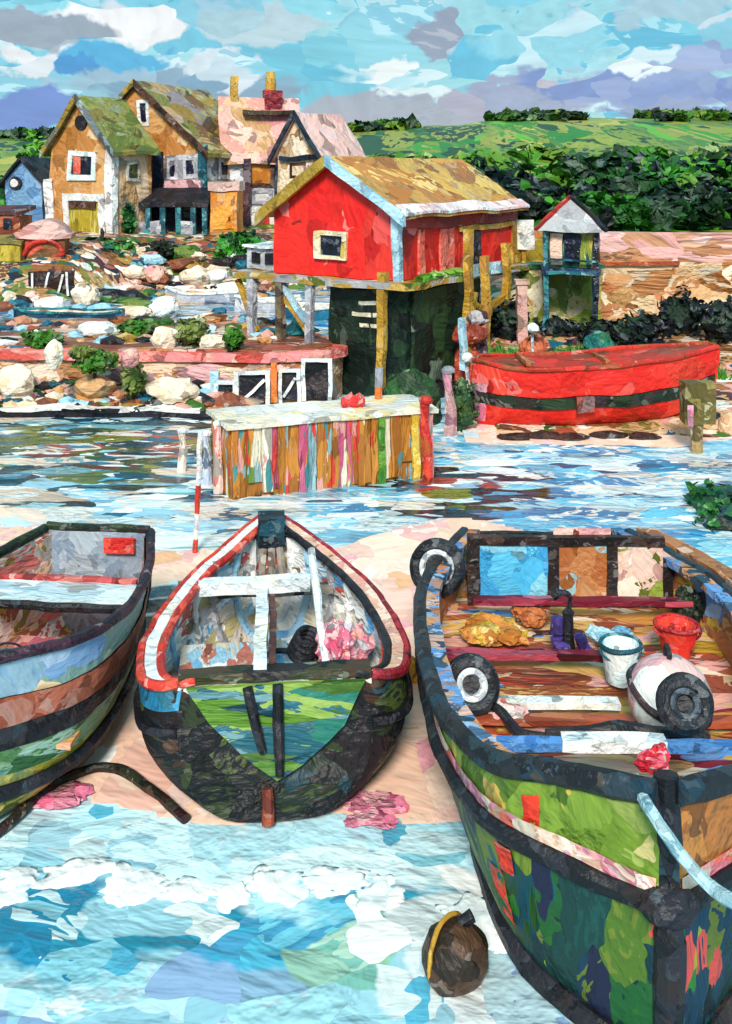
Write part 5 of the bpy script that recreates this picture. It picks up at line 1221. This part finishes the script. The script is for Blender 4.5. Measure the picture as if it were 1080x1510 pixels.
# --- house 1: ochre gable cottage
T, r, ze, zp = house('cottage', 'ochre gable cottage with white corners and a yellow door, left of the terrace', 165, 56, R(30), 4.73, 3.3, 345, 7.25, 9.9, OCW, OCW2, MOSSR, edge=(EDG, EDO))
frame_win(T, 'g', 102, 143, 223, 267, paint('win_white', 'f6f6f4 dceee8 eef4f4 fafafa', 1), DKWIN, .3)
z0, z1 = T.gz(116, 258), T.gz(116, 232); bm = nb(); box(bm, T.gx(111), T.gx(122), -.11, -.075, z0, z1); T.part('curtain', bm, paint('curtain_red', 'e05a48 e87a64 d84a3c', 1.5), label='red curtain')
frame_win(T, 'g', 96, 155, 286, 345, WH, paint('door_yellow', 'b8a02a c4ac34 a89024', .9, stretch=(2, 2, .4)), .45, 'door')
z1 = T.gz(125, 296); bm = nb(); box(bm, T.gx(107), T.gx(143), -.2, -.125, z1-.45, z1-.05); T.part('lintel', bm, paint('lintel_brown', '5a3a2c 6a4434 4a2e24', 1))
for a, c, pa, pb in ((70, 80, 262, 332),): 
    bm = nb(); box(bm, T.gx(a)-.1, T.gx(c), -.1, -.01, T.gz(75, pb), T.gz(75, pa)); T.part('quoin', bm, WH)
bm = nb(); box(bm, -.42, .1, -.12, .4, T.gz(165, 345), ze-.05); T.part('quoin', bm, WH)
D_ = T.gz(120, 181); bm = nb(); lathe(bm, [(.42, 0), (.4, .1)], (T.gx(121), -.02, D_), 18, torus_M(0, -1, 0)); T.part('vent', bm, BLKF)
frame_win(T, 's', 186, 206, 240, 268, paint('win_pale', 'd8c8b8 c4c4c4 e4d8cc', 1), paint('pane_olive', '5a5a2c 3a3a34 6a6a44', 1), .15)
# --- house 2: large terrace gable
T2, r, ze, zp = house('terrace_house', 'tallest ochre gabled house with a brown and mossy roof, behind the cottage', 302, 60, R(20), 9.1, 8.2, 345, 7.1, 11.2, OCW, GRW, paint('roof_patch', '8a7a38 a0803c 9a8a90 b89a80 7a5434 8a8438 5f4a34 a8842f c49a70 746c38', .8, stretch=(1, .7, 1), bump=.4, mixw=.7), edge=(paint('edge_brown', '4a2a20 5a3426 34241e', .8), EDO))
frame_win(T2, 'g', 205, 222, 148, 186, WH, DKWIN, .2)
for a, c in ((248, 264), (272, 292)): frame_win(T2, 'g', a, c, 232, 264, paint('win_grey', 'b8b6c0 c8c6ce a4a2ae', 1), DKWIN, .18)
frame_win(T2, 's', 322, 350, 232, 264, MATS['win_grey'], DKWIN, .25)
bm = nb(); box(bm, T2.gx(244), -.02, -.06, -.01, T2.gz(270, 284), T2.gz(270, 228)); T2.part('render_panel', bm, GRW)
for a, pa, pb, m in ((236, 222, 290, NAVY), (302, 215, 290, TEAL)):
    bm = nb(); x = T2.gx(a); box(bm, x-.28, x+.28, -.3, -.07, T2.gz(a, pb), T2.gz(a, pa)); T2.part('drainpipe', bm, m)
bm = nb(); box(bm, T2.gx(250), T2.gx(302), -.5, -.13, T2.gz(275, 288), T2.gz(275, 266)); T2.part('window_box', bm, paint('box_pink', 'e0a8ac ecb8bc d09098', 1))
# --- house 3: pink roofed terrace house, eaves to the viewer
PKR = paint('roof_pink', 'e4a8a0 ecb8b0 d8988c f0c4b4 c89a6a e0b090 d0848a e8b4a8', .9, stretch=(.8, 1, 1), bump=.45, mixw=.6)
T3, r, ze, zp = house('terrace_house', 'pink roofed terrace house with an ochre and a red chimney', 335, 62.5, R(76), 5.2, 4.6, 345, 6.85, 10.4, paint('wall_tan', 'a87a54 b88a64 94683f', .8), GRW, PKR)
frame_win(T3, 's', 366, 404, 236, 276, paint('frame_brown', '5a3a34 6a443c 4a2e2c', 1), paint('panel_orange', 'd88a34 e09a44 c87a2c', .8), .22, label='orange shuttered window')
frame_win(T3, 's', 372, 402, 280, 300, MATS['win_grey'], GRW, .2)
frame_win(T3, 's', 370, 404, 305, 345, WH, MAROON, .3, 'door')
for a in (364, 410):
    y = T3.sy(a); bm = nb(); box(bm, .14, .45, y-.22, y+.22, 0, ze-.25); T3.part('drainpipe', bm, NAVY if a > 400 else paint('pipe_plum', '4a2c34 3a2430 5a3840', 1))
def chim(T, x, y, z, w, h, m, pot=None, par=None):
    bm = nb(); box(bm, x-w, x+w, y-w, y+w, z-1.2, z+h); c = T.part('chimney', bm, m, parent=par)
    return c
y = T3.sy(357)+.6; chim(T3, -2.6, .75, zp, .24, 1.55, OCHRE, par=r)
c = chim(T3, -2.6, 3.2, zp, .55, .75, paint('chim_red', '9a2430 b03038 c84a44 7a1c2a', .8), par=r)
bm = nb(); lathe(bm, [(.3, 0), (.34, .5), (.26, 1.2)], (-2.65, 3.1, zp+.75), 12); T3.part('chimney_pot', bm, OCHRE)
bm = nb(); box(bm, -1.9, -1.0, 1.2, 4.4, zp-.9, zp-.62); T3.part('ridge_flashing', bm, paint('flash', '3a3024 4a3c2a 2c2620', .8), parent=r)
# --- house 4
T4, r, ze, zp = house('terrace_house', 'end terrace house with a pale pink roof and dark gable edge, above the red boathouse', 472, 60, R(35), 3.3, 4.1, 345, 6.95, 9.25, paint('wall_cream_far', 'ecd4b8 e4c4a4 f2e0c8 d8b48a c89a6a', .8), MATS['wall_cream_far'], paint('roof_palepink', 'e8b4b0 f0c4c0 dca4a4 ecbcb4', .5, bump=.4), edge=(paint('edge_navy', '1c2434 2a3444 3a4450', .8), MATS['edge_navy']))
frame_win(T4, 'g', 428, 452, 238, 262, MATS['frame_brown'], DKWIN, .18)
bm = nb(); box(bm, T4.gx(415), -.05, -.28, -.02, T4.gz(440, 236), T4.gz(440, 229)); T4.part('fascia', bm, NAVY)
# --- veranda
D = 58.2
T = Thing('veranda', 'dark roofed veranda on teal posts in front of the tallest ochre house', 'veranda', (X(240, D), D, Z(345, D)), R(-4), D=D)
z = lambda py: Z(py, D)-Z(345, D)
x = lambda px: X(px, D)-X(240, D)
bm = nb(); extr(bm, [(x(165), -.6, z(306)), (x(312), -.6, z(306)), (x(306), 1.6, z(284)), (x(178), 1.6, z(284))], (0, 0, .25)); T.part('roof', bm, BLKF)
for px in (190, 222, 244, 266, 288, 306):
    bm = nb(); beam(bm, (x(px), -.4, -.4), (x(px), -.4, z(305)), .3); T.part('post', bm, TEAL)
bm = nb(); box(bm, x(180), x(308), 1.3, 1.5, -.6, z(290)); T.part('back_panel', bm, paint('ver_dark', '14182a 1c2436 0f1420 2a1c34 1f3a44', .9))
for a, c in ((196, 220), (226, 242), (270, 287)):
    bm = nb(); box(bm, x(a), x(c), -.55, -.42, -.1, z(326)); T.part('parapet', bm, GRW)
# --- orange shed
D = 57.5
T = Thing('shed', 'orange box shed with a pinkish flat roof between the veranda and the terrace', 'shed', (X(331, D), D, Z(345, D)), R(-6), D=D)
z = lambda py: Z(py, D)-Z(345, D)
bm = nb(); box(bm, -.8, .78, 0, 1.5, -.5, z(282)); T.part('wall', bm, paint('shed_orange', 'e08a2e e8983c d47c24 cf8a4a dc9040', .8, bump=.4))
bm = nb(); box(bm, -.9, .9, -.12, 1.6, z(281), z(268)); T.part('roof', bm, paint('shed_roof', 'd8b0a8 c49c94 e4c4bc', .8))
bm = nb(); box(bm, -.6, .6, -.07, -.01, z(338), z(306)); d = T.part('door', bm, paint('shed_door', 'ec9a34 e08a28 f0a848', .8))
bm = nb(); box(bm, .35, .45, -.12, -.075, z(326), z(320)); T.part('handle', bm, BLKF, parent=d)
# --- little blue house
T, r, ze, zp = house('blue_hut', 'small blue grey hut with a round white window at the left edge', 62, 61, R(15), 2.4, 2.4, 318, 5.35, 6.6, paint('hut_blue', '6a94c4 7aa4cc 5a84b4 8ab0d0', .9, bump=.4), MATS['hut_blue'], BLKF, cat='hut')
zc = T.gz(28, 270); bm = nb(); lathe(bm, [(.42, 0), (.4, .1)], (T.gx(27), -.02, zc), 18, torus_M(0, -1, 0)); w = T.part('window', bm, BLKF)
bm = nb(); lathe(bm, [(.26, .1), (.24, .16)], (T.gx(26), -.02, zc), 16, torus_M(0, -1, 0)); T.part('pane', bm, WH, parent=w)
# --- brick red hut and yellow bin at left edge
D = 54.5
T = Thing('brick_hut', 'low brownish red brick hut below the small blue hut', 'hut', (X(14, D), D, ground_h(X(14, D), D)), R(-8), D=D)
g = T.loc.z; z = lambda py: Z(py, D)-g
bm = nb(); box(bm, -1.0, .6, 0, 1.4, -.4, z(318)); T.part('wall', bm, paint('brick_wall', 'b86a44 a85a3a c87a54 7a3a2c d08a5a', .9, bump=.4))
bm = nb(); extr(bm, [(-1.2, -.15, z(318)), (.8, -.15, z(318)), (.8, 1.5, z(308)), (-1.2, 1.5, z(308))], (0, 0, .2)); T.part('roof', bm, paint('brick_roof', '4a2c34 5a2c30 34242c', .9))
bm = nb(); box(bm, -.3, .2, -.06, -.01, z(340), z(324)); T.part('window', bm, DKWIN)
D = 49.5; g = ground_h(X(10, D), D)
T = Thing('bin', 'olive yellow lidded bin at the left edge beside the red arched stall', 'bin', (X(12, D), D, g), 0, D=D)
z = lambda py: Z(py, D)-g
bm = nb(); box(bm, -.85, .55, 0, 1.0, -.1, z(362)); T.part('body', bm, paint('bin_yellow', 'b8a034 a89030 c8b044 8a7a2a', .9, stretch=(2, 2, .5)))
bm = nb(); extr(bm, [(-.95, -.1, z(361)), (.65, -.1, z(361)), (.65, 1.1, z(352)), (-.95, 1.1, z(352))], (0, 0, .12)); T.part('lid', bm, paint('bin_lid', '7a6a2a 8a7a34 6a5a24', .9))
# --- stall
D = 49.8; g = ground_h(X(64, D), D)
T = Thing('stall', 'market stall with a pink canopy over a red arched front', 'stall', (X(64, D), D, g), R(5), D=D)
z = lambda py: Z(py, D)-g
bm = nb(); n = 12; w_ = 1.3
pts = [(-w_, 0, z(352)), (-w_-.1, 0, z(345))]+[(-w_*.9+1.8*w_*k/n, 0, z(345)+(z(324)-z(345))*math.sin(math.pi*k/n)**.7) for k in range(n+1)]+[(w_+.1, 0, z(345)), (w_, 0, z(352))]
extr(bm, pts, (0, 1.5, 0)); T.part('canopy', bm, paint('canopy_pink', 'd8a098 e4b4ac c88a84 ecc8c0', .9, stretch=(.5, 1, 1)))
bm = nb(); box(bm, -1.05, 1.0, .2, 1.4, -.3, z(353)); bd = T.part('body', bm, paint('stall_red', 'b8442c d8543a a03428 8a5a34 6a4a24 c84a30', .9, bump=.4))
bm = nb(); tube(bm, [(math.cos(a)*.95-.02, .1, z(376)+math.sin(a)*.75) for a in [math.pi*k/12 for k in range(13)]], .12, 7); T.part('arch', bm, paint('arch_red', 'c83428 b02c24 d84a38', 1), parent=bd)
for xx in (-1.0, .96):
    bm = nb(); beam(bm, (xx, .08, -.3), (xx, .08, z(376)), .16); T.part('post', bm, paint('stall_post', '4a2a2c 5a3034 3a2226', 1))
bm = nb(); box(bm, -1.05, 1.05, .0, .18, -.3, z(392)); T.part('counter', bm, paint('counter_dark', '3a2c1e 4a3a24 2c2218', 1))
# --- dark fence with white pales
D = 47.2
T = Thing('fence', 'dark board fence with slanting white pales below the red arched stall', 'fence', (X(72, D), D, .1), 0, D=D)
z = lambda py: Z(py, D)-.1
bm = nb(); box(bm, -.95, 1.2, 0, .1, -.6, z(400)); T.part('boards', bm, paint('fence_dark', '1c1a20 2a2024 3a2420 141418', 1))
for a, c in (((-.75, 0), (-.7, 1)), ((-.2, 0), (.1, 1)), ((.5, .1), (.75, .9)), ((.95, 0), (.9, 1))):
    bm = nb(); h = z(402); beam(bm, (a[0], -.07, a[1]*h), (c[0], -.07, c[1]*h), .1); T.part('pale', bm, WH)
# --- hedges and bushes near the houses
HG = paint('hedge_green', '2a6a34 1f5a2a 3a8a2c 2f7a3a 48963a 184a24 1a5a4a', 1.0, bump=.3)
HB = paint('bush_green', '2f8a24 1f6a1e 48a028 14401c 3a7a2a 102a18', 1.0, bump=.3)
for k, (px, py, rx, ry, D, m, lb, nm) in enumerate(((150, 375, 50, 26, 53.5, HG, 'long bushy green hedge in front of the ochre cottage', 'hedge'), (352, 362, 38, 22, 54, HB, 'bright green bush left of the red boathouse gable', 'bush'), (185, 325, 14, 30, 57.2, HG, 'narrow dark green bush at the left post of the veranda', 'bush'), (240, 372, 36, 16, 54.2, paint('bush_black', '101410 1c2418 181820 24301c', 1), 'low blackish bush in front of the veranda', 'bush'), (20, 300, 30, 45, 66, HB, 'bushy green tree behind the small blue hut', 'tree'), (58, 262, 34, 66, 68, paint('tree_bright', '3f8a1e 2f7a1c 58a02a 1f5a1a 6aaa34', .8, bump=.3), 'bright green tree against the left wall of the ochre cottage', 'tree'))):
    r = rx*D/F; h = ry*D/F; g = ground_h(X(px, D), D)
    T = Thing(nm, lb, nm, (X(px, D), D, g), 0, None, D=D, wob=0)
    zc = Z(py, D)-g
    bm = nb(); leaves(bm, (0, 0, zc), (r, min(r, 1.2), h), 420, .0042*D, k+90, shell=.35, gap=.35); blob(bm, (0, 0, zc), r*.72, min(r, 1.2)*.7, h*.75, 3, .35, 1.8, k)
    T.part('crown' if nm == 'tree' else 'foliage', bm, m, ref=0)
    bm = nb(); tube(bm, [(0, 0, -.3), (.05, 0, max(.4, zc*.5)), (0, 0, max(.6, zc))], [.16, .12, .06], 7); T.part('trunk' if nm == 'tree' else 'stem', bm, MATS['shrub_stem'])
# --- wood on the right slope and the ridge line
def wood(name, label, pts, cols, sc, ls, n, seed, core=True):
    bm = nb(); rng = random.Random(seed)
    for k, (px, py, rx, ry, D) in enumerate(pts):
        r = rx*D/F; h = ry*D/F
        leaves(bm, (X(px, D), D, Z(py, D)), (r, r*.7, h), n, ls*D, seed+k, shell=.5)
        if core: blob(bm, (X(px, D), D, Z(py, D)), r*.8, r*.55, h*.8, 2, .35, 1.7, seed+k)
    return solo(name, label, 'wood', bm, paint('m_'+name+str(seed), cols, sc, bump=.3, mixw=.6), (0, 0, 0), D=60, wob=0, ref=0, kind='stuff')
pts = []; rng = random.Random(12)
for k in range(46):
    px = 690+k*9.6; f = rng.random(); D = 44+12*f
    pts.append((px+rng.uniform(-10, 10), 312-52*f-rng.random()*14, rng.uniform(26, 46), rng.uniform(18, 32), D))
for k in range(24):
    D = 35.5+rng.uniform(0, 5); pts.append((840+k*12, 318+rng.uniform(-12, 10), rng.uniform(22, 34), rng.uniform(16, 24), D))
wood('wood', 'dense dark green wood on the slope behind the stone wall', pts, '14301a 1c4a1e 0f2418 245a20 3a8a24 16381c 101c24 4a9a2a 122a1e 1a3f1c 5a8a2a 0d1c18', .42, .0085, 110, 200)
pts = []; rng = random.Random(14)
for px, py in [(535+i*13, 200) for i in range(6)]+[(735+i*14, 172) for i in range(9)]+[(960+i*17, 182) for i in range(8)]+[(8, 190), (40, 192), (70, 192)]:
    D = 140+rng.uniform(-6, 6); gz_ = ground_h(X(px, D), D); pts.append((px, HY-(gz_+.5-CH)*F/D, rng.uniform(16, 30), rng.uniform(2.5, 4.5), D))
wood('ridge_wood', 'far line of dark green trees along the hill crest', pts, '1c3a1a 24481c 12281a 2f5a1e 4a7a22 183018 6a8a2a', .2, .0065, 50, 300)
pts = []; rng = random.Random(15)
for k in range(26):
    px = 560+k*20; D = 92+rng.uniform(-7, 9); pts.append((px, HY-(ground_h(X(px, D), D)+.4-CH)*F/D, rng.uniform(18, 34), rng.uniform(7, 12), D))
wood('hedgerow', 'belt of mid green hedgerow bushes half way up the hill', pts, '3a7a1e 2a5a1c 4a8a24 6a8a30 1c401c 58962a 8aa040', .3, .008, 50, 400)
